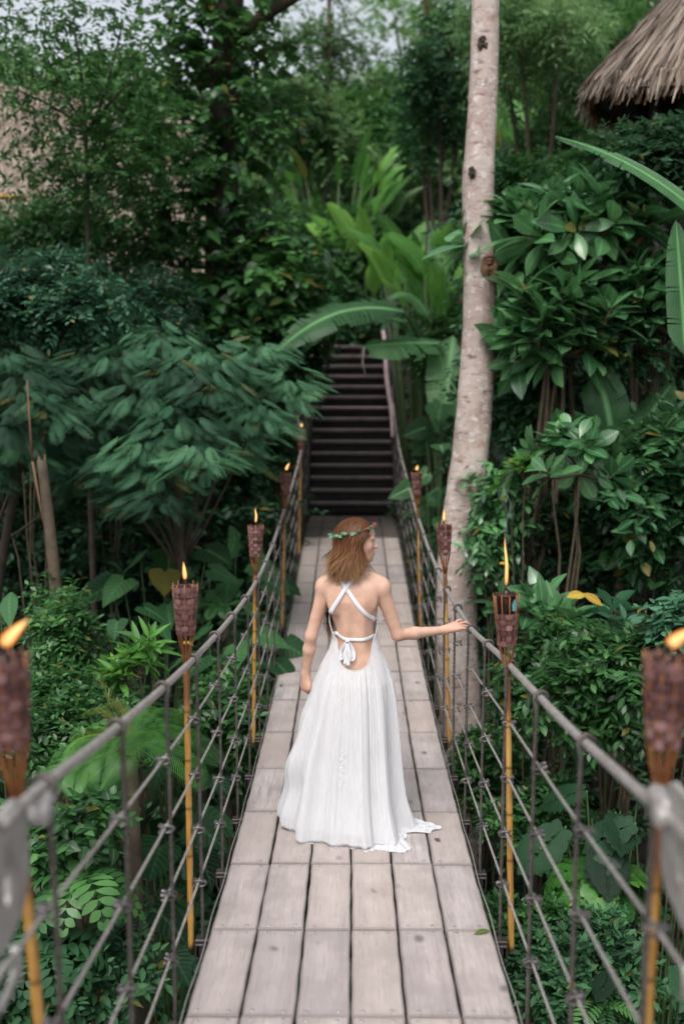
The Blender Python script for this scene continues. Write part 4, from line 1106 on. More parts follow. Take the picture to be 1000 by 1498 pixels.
def rdir(r, n, up=0.0):
    v = r.normal(size=(n, 3)); v = nrm(v); v[:, 2] += up; return nrm(v)
def blobs(r, c, R, n, flat=1.0):
    v = rdir(r, n) * (r.random((n, 1)) ** .4) * .78
    return np.asarray(c) + v * np.asarray(R)
def spray(acc, tw, r, cen, R, ntw, nl, T, ls, lean=(0, 0, 0), droop=.2, shell=.35, lvb=.5, lvs=.2, width=1.0, upb=.35, twr=.0):
    """twigs carrying alternate leaves spread through blobs"""
    cen = np.atleast_2d(cen); k = len(cen); who = r.integers(0, k, ntw)
    R = np.broadcast_to(np.asarray(R, float), (k, 3)) if np.ndim(R) < 2 else R
    dr = rdir(r, ntw, upb); rad = shell + (1 - shell) * r.random((ntw, 1)) ** .6
    org = cen[who] + dr * rad * R[who]
    td_ = nrm(dr * .9 + rdir(r, ntw) * .7 + np.array([0, 0, -droop]) + np.asarray(lean))
    side = nrm(np.cross(td_, np.array([0, 0, 1.0]) + .3 * r.normal(size=(ntw, 3))))
    L = ls * nl * .33 * r.uniform(.7, 1.2, (ntw, 1))
    bl = np.clip(lvb + r.normal(0, lvs * .8, k), 0, 1)[who]
    # upper/outer leaves are the young ones
    P_, A_, N_, S_, LV = [], [], [], [], []
    for q in range(nl):
        t = (q + .6) / nl; p_ = org + td_ * L * t + np.array([0, 0, -1.0]) * (L * t) * t * .25
        sg = 1 if q % 2 else -1
        ax = nrm(td_ * (.45 if q < nl - 1 else 1.6) + side * sg * .85 + r.normal(0, .16, (ntw, 3)) + np.array([0, 0, -.12]))
        nn_ = np.array([0, 0, 1.0]) + .35 * dr + .32 * r.normal(size=(ntw, 3))
        P_.append(p_); A_.append(ax); N_.append(nn_); S_.append(ls * r.uniform(.65, 1.2, ntw) * (1 - .25 * (t > .85))); LV.append(np.clip(bl + r.normal(0, lvs, ntw), 0, 1))
    scatter(acc, T, np.concatenate(P_), np.concatenate(A_), np.concatenate(N_), np.concatenate(S_), np.concatenate(LV), width)
    if tw is not None and twr > 0:
        for q in range(0, ntw, 2):
            tube(tw, [org[q], org[q] + td_[q] * L[q] * .6 - np.array([0, 0, .02]), org[q] + td_[q] * L[q] + np.array([0, 0, -.25 * L[q][0]])], [twr, twr * .7, twr * .3], 3, cap=False)
    return org
def whorls(acc, tw, r, cen, R, n, nleaf, T, ls, lvb=.5, lvs=.2, shell=.55, upb=.6, base=None, stemr=.012):
    cen = np.atleast_2d(cen); k = len(cen); who = r.integers(0, k, n)
    R = np.broadcast_to(np.asarray(R, float), (k, 3))
    dr = rdir(r, n, upb); tip = cen[who] + dr * (shell + (1 - shell) * r.random((n, 1)) ** .5) * R[who]
    ax0 = nrm(dr * .8 + np.array([0, 0, .9]) + .35 * r.normal(size=(n, 3)))
    u = nrm(np.cross(ax0, [.3, .9, .1])); w = np.cross(ax0, u)
    P_, A_, N_, S_, LV = [], [], [], [], []
    ph0 = r.uniform(0, 6.28, n); bl = np.clip(lvb + r.normal(0, lvs * .6, n), 0, 1)
    for q in range(nleaf):
        an = ph0 + q * 2.4; rad = np.cos(an)[:, None] * u + np.sin(an)[:, None] * w
        e = .15 + .75 * (q / nleaf)                  # lower leaves spread wider
        ax = nrm(rad * (.45 + e) + ax0 * (.95 - e) + .12 * r.normal(size=(n, 3)))
        P_.append(tip - ax0 * ls * .35 * (q / nleaf) + ax * ls * .05); A_.append(ax); N_.append(ax0 + .15 * r.normal(size=(n, 3)) - rad * .2)
        S_.append(ls * r.uniform(.75, 1.1, n) * (.55 + .45 * min(1, q / 3 + .2))); LV.append(np.clip(bl + r.normal(0, lvs * .6, n) + (.22 if q < 2 else 0), 0, 1))
    scatter(acc, T, np.concatenate(P_), np.concatenate(A_), np.concatenate(N_), np.concatenate(S_), np.concatenate(LV))
    if tw is not None:
        for q in range(n):
            c0 = cen[who[q]] - np.array([0, 0, .5 * R[who[q]][2]]) if base is None else base
            mid = (c0 + tip[q]) / 2 + np.array([0, 0, -.12 * np.linalg.norm(tip[q] - c0)])
            tube(tw, [c0, mid, tip[q] - ax0[q] * .08, tip[q]], [stemr * 1.6, stemr * 1.2, stemr, stemr * .8], 5, cap=False)
    return tip

# ------------------------------------------------------------------ foliage colours
LM = {
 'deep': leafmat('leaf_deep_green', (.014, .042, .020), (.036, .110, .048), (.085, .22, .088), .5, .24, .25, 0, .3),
 'blue': leafmat('leaf_blue_green', (.018, .058, .032), (.042, .135, .070), (.090, .24, .125), .5, .24, .1),
 'mid': leafmat('leaf_mid_green', (.018, .064, .020), (.050, .155, .045), (.125, .30, .080), .4, .3),
 'bright': leafmat('leaf_bright_green', (.040, .14, .030), (.105, .31, .055), (.24, .48, .10), .4, .38),
 'yellow': leafmat('leaf_yellow_green', (.06, .10, .02), (.12, .20, .04), (.26, .34, .09), .45, .35),
 'gloss': leafmat('leaf_glossy', (.016, .054, .022), (.042, .130, .052), (.110, .27, .100), .28, .22, .4, 0, .6),
 'banana': leafmat('leaf_banana', (.040, .125, .045), (.090, .245, .090), (.19, .40, .17), .36, .34, .6, 46, .5),
 'taro': leafmat('leaf_taro', (.018, .062, .022), (.042, .130, .046), (.070, .19, .065), .5, .28, .28, 9, .3),
 'feather': leafmat('leaf_feathery', (.026, .085, .044), (.062, .185, .095), (.125, .30, .145), .6, .3, .0),
 'far': leafmat('leaf_far', (.055, .13, .05), (.135, .28, .10), (.28, .46, .18), .6, .35, 0),  # paler greens: distance haze put into the leaf colour
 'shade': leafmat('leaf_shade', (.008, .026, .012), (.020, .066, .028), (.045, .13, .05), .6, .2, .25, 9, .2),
 'goldleaf': leafmat('leaf_golden', (.30, .17, .02), (.45, .27, .03), (.6, .42, .06), .5, .3),
}
simple('bark_dark', (.060, .045, .032), .85, 0, .5, 9, .7, bd=.02); simple('bark_brown', (.16, .085, .048), .8, 0, .45, 10, .6, bd=.015)
simple('stem_green', (.07, .12, .04), .55, 0, .4, 10, .3); simple('stem_woody', (.10, .075, .048), .75, 0, .45, 12, .4)

# leaves and flowers on the woman's crown
a = Acc(); r = np.random.default_rng(31); PS, AX, NR_, SZ, LVV = [], [], [], [], []
for q in range(74):
    t = r.uniform(0, 2 * PI)
    if abs((t + PI / 2 + PI) % (2 * PI) - PI) < .55 and r.random() < .45: continue
    p_ = crp(t); tn = nrm(crp(t + .05) - p_) * (1 if q % 2 else -1); o_ = nrm(p_ - (W0 + HC)) 
    PS.append(p_); AX.append(tn * 1 + o_ * r.uniform(.1, .6) + np.array([0, 0, r.uniform(-.45, .45)])); NR_.append(o_ + .4 * r.normal(size=3)); SZ.append(r.uniform(.024, .040)); LVV.append(r.random())
for t_, m_ in ((PI, 6), (PI + .5, 5)):   # the little tuft that sticks out at the back
    for q in range(m_):
        p_ = crp(t_ + r.normal(0, .1)); PS.append(p_); AX.append(np.array([-1, -.3, r.uniform(-.7, .5)])); NR_.append(np.array([-.2, -1, .6])); SZ.append(.028); LVV.append(r.random())
scatter(a, blade([.05, .28, .30, .16, .01], .2, .1), np.array(PS), np.array(AX), np.array(NR_), np.array(SZ), np.array(LVV)); a.build('leaves', LEAFM_CROWN, crown)
for t in (-.62, -.30, .05, .35, -.95):
    a = Acc(); p_ = crp(t, .006, .006)
    for q in range(9):
        an = q * 2.4; dd_ = nrm(nrm(p_ - W0 - HC) * .8 + np.array([math.cos(an) * .8, math.sin(an) * .3, math.sin(an) * .8])); v, f, lt, ls = blade([.2, .5, .45, .1], .5, -.2)
        scatter(a, (v, f, lt, ls), np.array([p_]), np.array([dd_]), np.array([nrm(p_ - W0 - HC)]) + .01, .013, .5)
    a.build('flower', M['pink_petal'], crown)
a = Acc()
for q in range(16):
    p_ = crp(-.45 + r.normal(0, .28), r.uniform(.0, .012), .008); lathe(a, [(.0001, -.003), (.003, 0), (.0001, .003)], p_, 6)
a.build('buds', M['yellow_bud'], crown)

# ------------------------------------------------------------------ plant builders
def stems(root, base, targets, r0, m, wob=.05, name='stem', r=None, n=8, sides=7):
    r = r or np.random.default_rng(1); a = Acc()
    for t in np.atleast_2d(targets):
        b = np.asarray(base, float) + np.array([r.normal(0, r0 * 1.5), r.normal(0, r0 * 1.5), 0]); L = np.linalg.norm(t - b)
        pts = []
        for q in range(n):
            s_ = q / (n - 1); p_ = b + (t - b) * s_; p_ = p_ + np.array([0, 0, .10 * L * math.sin(PI * s_)]) + r.normal(0, wob * L * .25, 3) * math.sin(PI * s_)
            p_[:2] = b[:2] + (t - b)[:2] * s_ ** 1.35 + r.normal(0, wob * L * .15, 2) * math.sin(PI * s_); pts.append(p_)
        tube(a, pts, np.linspace(r0, r0 * .3, n), sides)
    return a.build(name, m, root)
def bush(name, label, cat, px, py, Y, R, T, ls, ntw, nl, mat_, seed, nb=8, br=.45, group=None, x_off=0, stemm='stem_woody', sr=.014, twr=.0, **kw):
    r = np.random.default_rng(seed); c = P(px, py, Y); R = np.asarray(R, float)
    base = np.array([c[0], c[1] + .1, float(g(c[0], c[1] + .1)) - .03])
    root = empty(name, base, label, cat, group)
    cen = blobs(r, c, R, nb); a = Acc(); tw = Acc() if twr > 0 else None
    spray(a, tw, r, cen, R * br, ntw, nl, T, ls, twr=twr, **kw)
    a.build('foliage', LM[mat_], root)
    stems(root, base, cen[:min(nb, 5)], sr * .8, M[stemm], r=r)
    if tw is not None and tw.v: tw.build('twigs', M[stemm], root)
    return root, cen, r
def big_leaf(T, base, tip, normal, w, root, m, name='leaf', lv=.5, petiole=None, pr=.008, stemmat='stem_green'):
    base = np.asarray(base, float); tip = np.asarray(tip, float); L = np.linalg.norm(tip - base)
    a = Acc(); scatter(a, T, base[None], (tip - base)[None], np.asarray(normal, float)[None], L, lv, w)
    mats = [m, M[stemmat]]
    if petiole is not None: tube(a, petiole, np.linspace(pr, pr * .55, len(petiole)), 6, mi=1)
    return a.build(name, mats, root)
def taro(label, px, py, Y, spread, n, size, seed, mat_='taro', group=None, T=None, name='broad_leaved_plant', cat='plant', face=(0, -.55, 1), hgt=.5):
    r = np.random.default_rng(seed); c = P(px, py, Y); z0 = float(g(c[0], c[1])); base = np.array([c[0], c[1], z0 - .03])
    root = empty(name, base, label, cat, group)
    for q in range(n):
        an = q * 2.4 + r.uniform(-.3, .3); rad = spread * (.25 + .75 * math.sqrt((q + .5) / n))
        j = c + np.array([math.cos(an) * rad, math.sin(an) * rad * .7, r.uniform(-.25, .3) * hgt + .18 * (1 - rad / spread)])
        out = nrm(np.array([math.cos(an), math.sin(an) - .55, -.45 + r.uniform(-.25, .25)])); s_ = size * r.uniform(.7, 1.15)
        pet = [base + np.array([math.cos(an), math.sin(an), 0]) * .03, base + (j - base) * .5 + np.array([0, 0, .12 * (j[2] - base[2])]), j - np.array([0, 0, .02]), j]
        big_leaf(T or heart(r.uniform(.2, .32), r.uniform(.36, .46), droop=r.uniform(.1, .35), wav=.015), j, j + out * s_, np.array(face) + r.normal(0, .25, 3), 1, root, LM[mat_], lv=float(np.clip(r.normal(.5, .25), 0, 1)), petiole=pet, pr=.009 * size / .35)
    return root
def banana_T(n=26, w=.17, arch=.35, tear=0.0, seed=0, sag=.3):
    """long blade: many lateral strips each side of the rib, some torn apart"""
    r = np.random.default_rng(seed); V = []; F = []; LT = []; LS = []
    for s in (-1, 1):
        gap = 0; dr = 0
        for q in range(n):
            t0, t1 = q / n, (q + 1) / n
            if r.random() < tear: gap = r.uniform(.1, .45); dr = r.uniform(-.05, .25)
            elif r.random() < .5: gap *= .0; 
            def wd(t): return w * (min(1, t * 7 + .15)) ** .6 * (max(0, 1 - t ** 3.2)) ** .75 + .003
            rows = []
            for t, g0 in ((t0, 0), (t1, gap)):
                for e in (0.0, .33, .66, 1.0):
                    tt = t - g0 / n * e; x = s * wd(t) * e; lead = .10 * e * w / .17 * .5
                    z = -arch * (tt + 0) ** 2 + w * (.30 * e - (sag + dr) * 1.2 * e * e)
                    rows.append([x, tt + lead * (1 - tt), z]); LT.append(tt); LS.append(e)
            b = len(V); V += rows
            for e in range(3):
                F.append([b + e, b + e + 1, b + 5 + e, b + 4 + e] if s > 0 else [b + 4 + e, b + 5 + e, b + e + 1, b + e])
    # thick midrib
    k = len(V)
    for q in range(n + 1):
        t = q / n; rr_ = .014 * (1 - .8 * t)
        V += [[-rr_, t, -arch * t * t + .004], [0, t, -arch * t * t - rr_ * 1.3], [rr_, t, -arch * t * t + .004]]; LT += [t] * 3; LS += [0] * 3
    for q in range(n):
        b = k + q * 3; F += [[b, b + 1, b + 4, b + 3], [b + 1, b + 2, b + 5, b + 4]]
    return np.array(V), np.array(F), np.array(LT), np.array(LS)
def bez(p, n=40):
    p = [np.asarray(q, float) for q in p]; t = np.linspace(0, 1, n)[:, None]
    if len(p) == 3: return (1 - t) ** 2 * p[0] + 2 * t * (1 - t) * p[1] + t * t * p[2]
    return (1 - t) ** 3 * p[0] + 3 * t * (1 - t) ** 2 * p[1] + 3 * t * t * (1 - t) * p[2] + t ** 3 * p[3]
def curved_leaf(T, pts, normal, root, m, name='leaf', lv=.5, width=1.0, petiole=None, pr=.02, stemmat='stem_green'):
    v, f, lt, ls = T; path = bez(pts); L = np.linalg.norm(np.diff(path, axis=0), axis=1).sum()
    tg = nrm(np.gradient(path, axis=0)); nm = np.asarray(normal, float); nn = nrm(nm - tg * (tg @ nm)[:, None]); sd = np.cross(tg, nn)
    t = np.clip(v[:, 1], -.3, 1.0); s0 = np.linspace(0, 1, len(path)); tc = np.clip(t, 0, 1)
    def I(A): return np.stack([np.interp(tc, s0, A[:, k]) for k in range(3)], 1)
    W = I(path) + (t - tc)[:, None] * L * I(tg) + v[:, 0:1] * width * L * I(sd) + v[:, 2:3] * L * I(nn)
    a = Acc(); a.add(W, f, lv, lt, ls)
    if petiole is not None: tube(a, petiole, np.linspace(pr, pr * .5, len(petiole)), 7, mi=1)
    return a.build(name, [m, M[stemmat]], root)

# ------------------------------------------------------------------ the pale tree beside the bridge
tp = [(713, -420, 9.9), (716, -250, 9.7), (713, -110, 9.55), (710, 0, 9.45), (709, 60, 9.4), (706, 140, 9.3), (703, 200, 9.25), (697, 270, 9.2), (700, 330, 9.15), (701, 400, 9.1), (701, 470, 9.05), (698, 540, 9.0), (694, 610, 8.95), (687, 680, 8.9), (675, 750, 8.85), (667, 830, 8.8), (664, 900, 8.8), (668, 1000, 8.8), (674, 1100, 8.8), (680, 1250, 8.8)]
tw_ = [34, 35, 36, 38, 38, 40, 41, 46, 45, 46, 47, 49, 52, 54, 58, 60, 62, 66, 72, 84]
PT = np.array([P(*q) for q in tp])[::-1]; PR = np.array([w * .5 * q[2] / 1456 for w, q in zip(tw_, tp)])[::-1]
PT[0, 2] = min(PT[0, 2], float(g(PT[0, 0], PT[0, 1])) - .1)
n_ = 260; s0 = np.linspace(0, 1, len(PT)); s1 = np.linspace(0, 1, n_)
pth = np.stack([np.interp(s1, s0, PT[:, k]) for k in range(3)], 1); rad = np.interp(s1, s0, PR)
for _ in range(60): pth[1:-1] = .5 * pth[1:-1] + .25 * (pth[:-2] + pth[2:]); rad[1:-1] = .5 * rad[1:-1] + .25 * (rad[:-2] + rad[2:])
m, nt, b, o = mat('pale_bark')
v = coord(nt); n1 = noise(nt, 1.4, 6, .7, v); n2 = noise(nt, 1.0, 4, .65, coord(nt, (6, 6, 24))); n3 = noise(nt, 13, 6, .75, v)
c = ramp(nt, n1, [(.3, (.26, .19, .165)), (.5, (.42, .34, .305)), (.7, (.54, .47, .43))])
c = mixc(nt, ramp(nt, n2, [(.56, (0, 0, 0)), (.68, (.75, .75, .75))]), c, (.10, .060, .045))
c = mixc(nt, ramp(nt, n3, [(.54, (0, 0, 0)), (.62, (.7, .7, .7))]), c, (.64, .60, .57))
c = mixc(nt, ramp(nt, noise(nt, 5.5, 4, .7, v), [(.58, (0, 0, 0)), (.70, (.6, .6, .6))]), c, (.26, .12, .06))
nt.links.new(c, b.inputs['Base Color']); setb(b, Roughness=.85, Specular_IOR_Level=.2); bump(nt, b, mth(nt, 'ADD', n3, mth(nt, 'MULTIPLY', n2, -.9)), .8, .012); M['pale_bark'] = m
tree = empty('pale_barked_tree', pth[0], 'tall slender tree with pale blotched bark rising beside the right rail of the bridge', 'tree')
a = Acc(); k0 = 0
S_ = 28; ph = np.linspace(0, 2 * PI, S_, endpoint=False)
V = []
for q in range(n_):
    rr_ = rad[q] * (1 + .035 * np.sin(ph * 3 + q * .05) + .02 * np.sin(ph * 5 - q * .08) + .012 * np.sin(q * .5 + 2 * np.sin(ph)))
    V.append(pth[q] + np.stack([rr_ * np.cos(ph), rr_ * np.sin(ph), 0 * ph], 1))
i = np.arange(n_ - 1)[:, None] * S_; j = np.arange(S_)[None]; jn = (j + 1) % S_
a.add(np.array(V).reshape(-1, 3), np.stack([i + j, i + jn, i + S_ + jn, i + S_ + j], -1).reshape(-1, 4)); a.build('trunk', M['pale_bark'], tree)
for px, py, sz, Yk in ((712, 394, .10, 9.1), (703, 72, .062, 9.4), (687, 258, .045, 9.2)):
    c_ = P(px, py, Yk); q = int(np.argmin(np.abs(pth[:, 2] - c_[2]))); c_ = c_ + np.array([0, -rad[q] * .96, 0]); a = Acc()
    for rr_, tt in ((sz * .95, .020), (sz * .62, .017), (sz * .34, .018)):
        pa = [c_ + np.array([rr_ * .62 * math.cos(t) + .006 * math.sin(5 * t), -.012 + .012 * math.sin(3 * t) + (1 - rr_ / sz) * -.008, rr_ * math.sin(t)]) for t in np.linspace(0, 2 * PI, 26)]
        tube(a, pa, tt * sz / .1, 7, cap=False)
    kb = a.build('bark_knot', M['bark_brown'] if sz > .09 else M['bark_dark'], tree)
    a = Acc(); lathe(a, [(.0001, -.02), (sz * .3, -.01), (sz * .3, .006), (.0001, .012)], c_ + [0, -.012, 0], 10, R=rotm((1, 0, 0), PI / 2)); a.build('hollow', M['bark_dark'], kb)
# limbs and crown above the frame
r = np.random.default_rng(40); tops = pth[-1] + rdir(r, 9, .9) * np.array([1.7, 1.7, 1.4]) + np.array([0, .3, .9]); a = Acc()
for t in tops: tube(a, [pth[-1], (pth[-1] + t) / 2 + [0, 0, -.1], t], [.10, .06, .025], 8)
a.build('limb', M['pale_bark'], tree)
a = Acc(); spray(a, None, r, tops, (1.0, 1.0, .6), 900, 7, T_OV2, .15); a.build('crown', LM['mid'], tree)

# ------------------------------------------------------------------ thatched huts
m, nt, b, o = mat('thatch')
lv = attr(nt, 'lv'); lt = attr(nt, 'lt'); n1 = noise(nt, 2.5, 4, .6, coord(nt))
c = ramp(nt, mth(nt, 'ADD', mth(nt, 'MULTIPLY', lv, .7), mth(nt, 'MULTIPLY', n1, .35)), [(.15, (.10, .075, .058)), (.5, (.27, .215, .175)), (.85, (.44, .37, .315))])
nt.links.new(c, b.inputs['Base Color']); setb(b, Roughness=.9, Specular_IOR_Level=.1); M['thatch'] = m
m, nt, b, o = mat('thatch_under')
lv = attr(nt, 'lv'); nt.links.new(ramp(nt, lv, [(0, (.12, .06, .025)), (1, (.42, .26, .12))]), b.inputs['Base Color']); setb(b, Roughness=.9, Specular_IOR_Level=.1); M['thatch_under'] = m
def straw(acc, p0, p1, w, lv, r, jit=.02):
    """N tapered straw bundles from p0 to p1"""
    N = len(p0); d = nrm(p1 - p0); s = nrm(np.cross(d, np.array([0, 0, 1.0]) + .4 * r.normal(size=(N, 3)))) * w
    up = nrm(np.cross(s, d)) * w[..., :] * .5 if False else 0
    v = np.stack([p0 - s, p0 + s, (p0 + p1) / 2 + s + jit * .3 * r.normal(size=(N, 3)), (p0 + p1) / 2 - s, p1 + s * .35, p1 - s * .35], 1)
    f = np.array([[0, 1, 2, 3], [3, 2, 4, 5]])[None] + (np.arange(N) * 6)[:, None, None]
    acc.add(v.reshape(-1, 3), f.reshape(-1, 4), np.repeat(lv, 6), np.tile([0, 0, .5, .5, 1, 1], N))
# right: conical roof whose eave corner shows at the top right
tip = P(870, 108, 10.6); Re = 2.05; hc = np.array([tip[0] + Re * .99, tip[1] + .25, 0]); apex = np.array([hc[0], hc[1], tip[2] + 2.55]); ze = tip[2]; za = apex[2]
hut = empty('thatched_hut', (hc[0], hc[1], float(g(hc[0], hc[1]))), 'round hut with steep conical thatched roof at the top right of the view', 'hut')
r = np.random.default_rng(50)
def roofp(u, an):   # u 0 apex .. 1 eave, slightly concave
    R_ = Re * u; z = za + (ze - za) * (u ** .80) - .58 * np.maximum(0, -np.sin(an)) * u ** 3; return np.stack([hc[0] + R_ * np.cos(an), hc[1] + R_ * np.sin(an), z + 0 * an], -1)
a = Acc(); uu = np.linspace(0.01, 1, 14); an = np.linspace(0, 2 * PI, 49)[:-1]
V = np.array([roofp(np.full(48, u), an) for u in uu]); i = np.arange(13)[:, None] * 48; j = np.arange(48)[None]; jn = (j + 1) % 48
a.add(V.reshape(-1, 3) - [0, 0, .06], np.stack([i + j, i + 48 + j, i + 48 + jn, i + jn], -1).reshape(-1, 4), .2)
rows = 26
for q in range(rows):
    u = (q + 1) / rows; N = int(110 + 620 * u); an = r.uniform(0, 2 * PI, N); L = .16
    p0 = roofp(np.clip(u - L * r.uniform(.8, 1.2, N), 0.01, 1), an) + [0, 0, .02]; p1 = roofp(u + .012 + .012 * r.normal(size=N), an + .012 * r.normal(size=N)) + np.stack([0 * an, 0 * an, .035 + .012 * r.normal(size=N)], -1)
    straw(a, p0, p1, r.uniform(.006, .02, (N, 1)), np.clip(r.normal(.5, .25, N) + .1 * math.sin(q * 2.2), 0, 1), r)
N = 2600; an = r.uniform(0, 2 * PI, N); p0 = roofp(np.full(N, .97), an) + [0, 0, .02]; p1 = roofp(1.0 + .02 * r.normal(size=N), an + .01 * r.normal(size=N)) - np.stack([0 * an, 0 * an, r.uniform(.02, .16, N)], -1)
straw(a, p0, p1, r.uniform(.005, .014, (N, 1)), np.clip(r.normal(.55, .22, N), 0, 1), r)
a.build('roof', M['thatch'], hut)
a = Acc(); N = 2400; an = r.uniform(0, 2 * PI, N); p0 = roofp(np.full(N, .93), an) - [0, 0, .08]; p1 = roofp(np.full(N, .955) + .015 * r.normal(size=N), an) - np.stack([0 * an, 0 * an, r.uniform(.16, .27, N)], -1)
straw(a, p0, p1, r.uniform(.005, .013, (N, 1)), np.clip(r.normal(.5, .25, N), 0, 1), r); a.build('eave_fringe', M['thatch_under'], hut)
a = Acc(); V = np.array([roofp(np.full(48, u), an48) - [0, 0, .16] for u in (.1, .5, .93) for an48 in [np.linspace(0, 2 * PI, 49)[:-1]]]); i = np.arange(2)[:, None] * 48
a.add(V.reshape(-1, 3), np.stack([i + j, i + jn, i + 48 + jn, i + 48 + j], -1).reshape(-1, 4), .2); a.build('ceiling', M['dark_timber'], hut)
for q in range(8):
    an_ = q * PI / 4 + .3; p_ = hc + np.array([Re * .70 * math.cos(an_), Re * .70 * math.sin(an_), 0]); zg = float(g(p_[0], p_[1])); a = Acc()
    tube(a, [[p_[0], p_[1], zg - .2], [p_[0], p_[1], ze + .5]], .075, 9); a.build('post', M['dark_timber'], hut)
a = Acc(); lathe(a, [(Re * .66, ze - 2.1), (Re * .66, ze + .4)], (hc[0], hc[1], 0), 32); a.build('wall', M['dark_timber'], hut)
a = Acc(); lathe(a, [(.001, ze - 2.1), (Re * .82, ze - 2.1), (Re * .82, ze - 2.25), (.001, ze - 2.25)], (hc[0], hc[1], 0), 32); a.build('floor', M['tread_wood'], hut)
# left: long roof behind the trees
A_, B_ = P(-150, 455, 15.2), P(300, 470, 17.0); C_, D_ = P(300, 175, 19.5), P(-150, 95, 18.2)
hut = empty('thatched_hut', ((A_ + C_) / 2 * np.array([1, 1, 0]) + np.array([0, 0, float(g((A_[0] + C_[0]) / 2, (A_[1] + C_[1]) / 2))])), 'large hut with broad grey-brown thatched roof half hidden behind the trees on the left', 'hut')
a = Acc(); nu, nv = 30, 20
def rp(u, v):
    u = np.asarray(u)[..., None]; v = np.asarray(v)[..., None]; return (A_ * (1 - u) + B_ * u) * (1 - v) + (D_ * (1 - u) + C_ * u) * v + np.array([0, 0, -.5]) * (v * (1 - v)) * 1.2
U, Vv = np.meshgrid(np.linspace(0, 1, nu), np.linspace(0, 1, nv)); V = rp(U, Vv) - [0, 0, .05]; i = np.arange(nv - 1)[:, None] * nu; j = np.arange(nu - 1)[None]
a.add(V.reshape(-1, 3), np.stack([i + j, i + j + 1, i + nu + j + 1, i + nu + j], -1).reshape(-1, 4), .25)
for q in range(34):
    N = 260; u = r.uniform(0, 1, N); v1 = 1 - (q + 1) / 34.; p0 = rp(u, np.clip(v1 + .07, 0, 1.0) + 0 * u); p1 = rp(u + .002 * r.normal(size=N), v1 + .008 * r.normal(size=N)) + [0, -.03, .04]
    straw(a, p0, p1, r.uniform(.012, .035, (N, 1)), np.clip(r.normal(.62, .22, N), 0, 1), r)
a.build('roof', M['thatch'], hut)
# back slope of that roof
a = Acc(); E1, E2 = A_ + (D_ - A_) * [2, 2, 0] , B_ + (C_ - B_) * [2, 2, 0]
a.add([D_, C_, E2, E1], [[0, 1, 2, 3]], .3); a.build('roof', M['thatch'], hut)
a = Acc(); tube(a, [P(-60, 282, 16.4), P(40, 291, 16.5)], .045, 8); a.build('roof_pole', M['bamboo'], hut)
for t in (.05, .35, .65, .95):
    p_ = A_ + (B_ - A_) * t + np.array([0, .7, 0]); a = Acc(); tube(a, [[p_[0], p_[1], float(g(p_[0], p_[1])) - .2], [p_[0], p_[1], A_[2] + .4]], .09, 8); a.build('post', M['bark_brown'], hut)
a = Acc(); W1, W2 = A_ + [0, 1.1, .4], B_ + [0, 1.1, .4]; a.add([W1, W2, [W2[0], W2[1], -1.5], [W1[0], W1[1], -1.5]], [[0, 1, 2, 3]]); a.build('wall', M['dark_timber'], hut)

# ------------------------------------------------------------------ trees and bushes
def climber_column(root, pts, R, n, T, ls, m, seed, nl=6, **kw):
    r = np.random.default_rng(seed); a = Acc(); spray(a, None, r, np.array(pts), R, n, nl, T, ls, **kw); return a.build('climber', LM[m], root)
def trunk_obj(root, pts, r0, r1, m, name='trunk', sides=10):
    p = bez(pts, 24) if len(pts) in (3, 4) else np.array(pts); a = Acc(); tube(a, p, np.linspace(r0, r1, len(p)), sides); return a.build(name, M[m], root)
# tall dark tree on the left, wrapped in large-leaved climber
b0 = P(322, 560, 13); b0[2] = float(g(b0[0], b0[1])) - .2
t1 = empty('climber_clad_tree', b0, 'tall dark-trunked tree smothered in big-leaved climber left of the stairs', 'tree')
trunk_obj(t1, [b0, P(318, 380, 13), P(326, 120, 13), P(345, -160, 13.2)], .25, .17, 'bark_dark')
trunk_obj(t1, [P(334, 70, 13.1), P(370, 25, 13), P(425, 2, 12.8), P(490, -40, 12.6)], .095, .05, 'bark_dark', 'limb')
trunk_obj(t1, [P(330, 140, 13.1), P(290, 60, 13), P(240, 20, 12.8)], .06, .03, 'bark_dark', 'limb')
climber_column(t1, [P(x, y, Y_) for x, y, Y_ in ((325, 340, 12.8), (270, 300, 12.9), (345, 420, 12.6), (300, 430, 12.7), (380, 350, 12.9), (350, 250, 12.7), (290, 210, 12.9), (390, 420, 12.6), (430, 390, 12.8), (365, 480, 12.5), (430, 455, 12.7), (330, 500, 12.4), (285, 470, 12.6), (470, 410, 13))], (.55, .5, .5), 560, T_HEARTS, .165, 'mid', 61, lvb=.34, droop=.7, upb=.1)
climber_column(t1, [P(x, y, Y_) for x, y, Y_ in ((235, 250, 12.6), (200, 270, 12.5), (240, 330, 12.6), (215, 390, 12.5), (250, 400, 12.5), (180, 230, 12.4))], (.5, .5, .5), 420, T_OV2, .12, 'mid', 611, lvb=.3, droop=.4)
climber_column(t1, [P(x, y, Y_) for x, y, Y_ in ((285, 110, 12.8), (230, 90, 12.6), (250, 180, 12.8), (215, 150, 12.5), (300, 40, 12.7), (345, 70, 12.8), (380, 190, 12.9), (270, -10, 12.8), (350, -20, 12.7), (410, 100, 13), (340, 150, 12.7), (180, 190, 12.6))], (.55, .5, .45), 600, T_HEARTS, .125, 'mid', 62, lvb=.42, droop=.5)
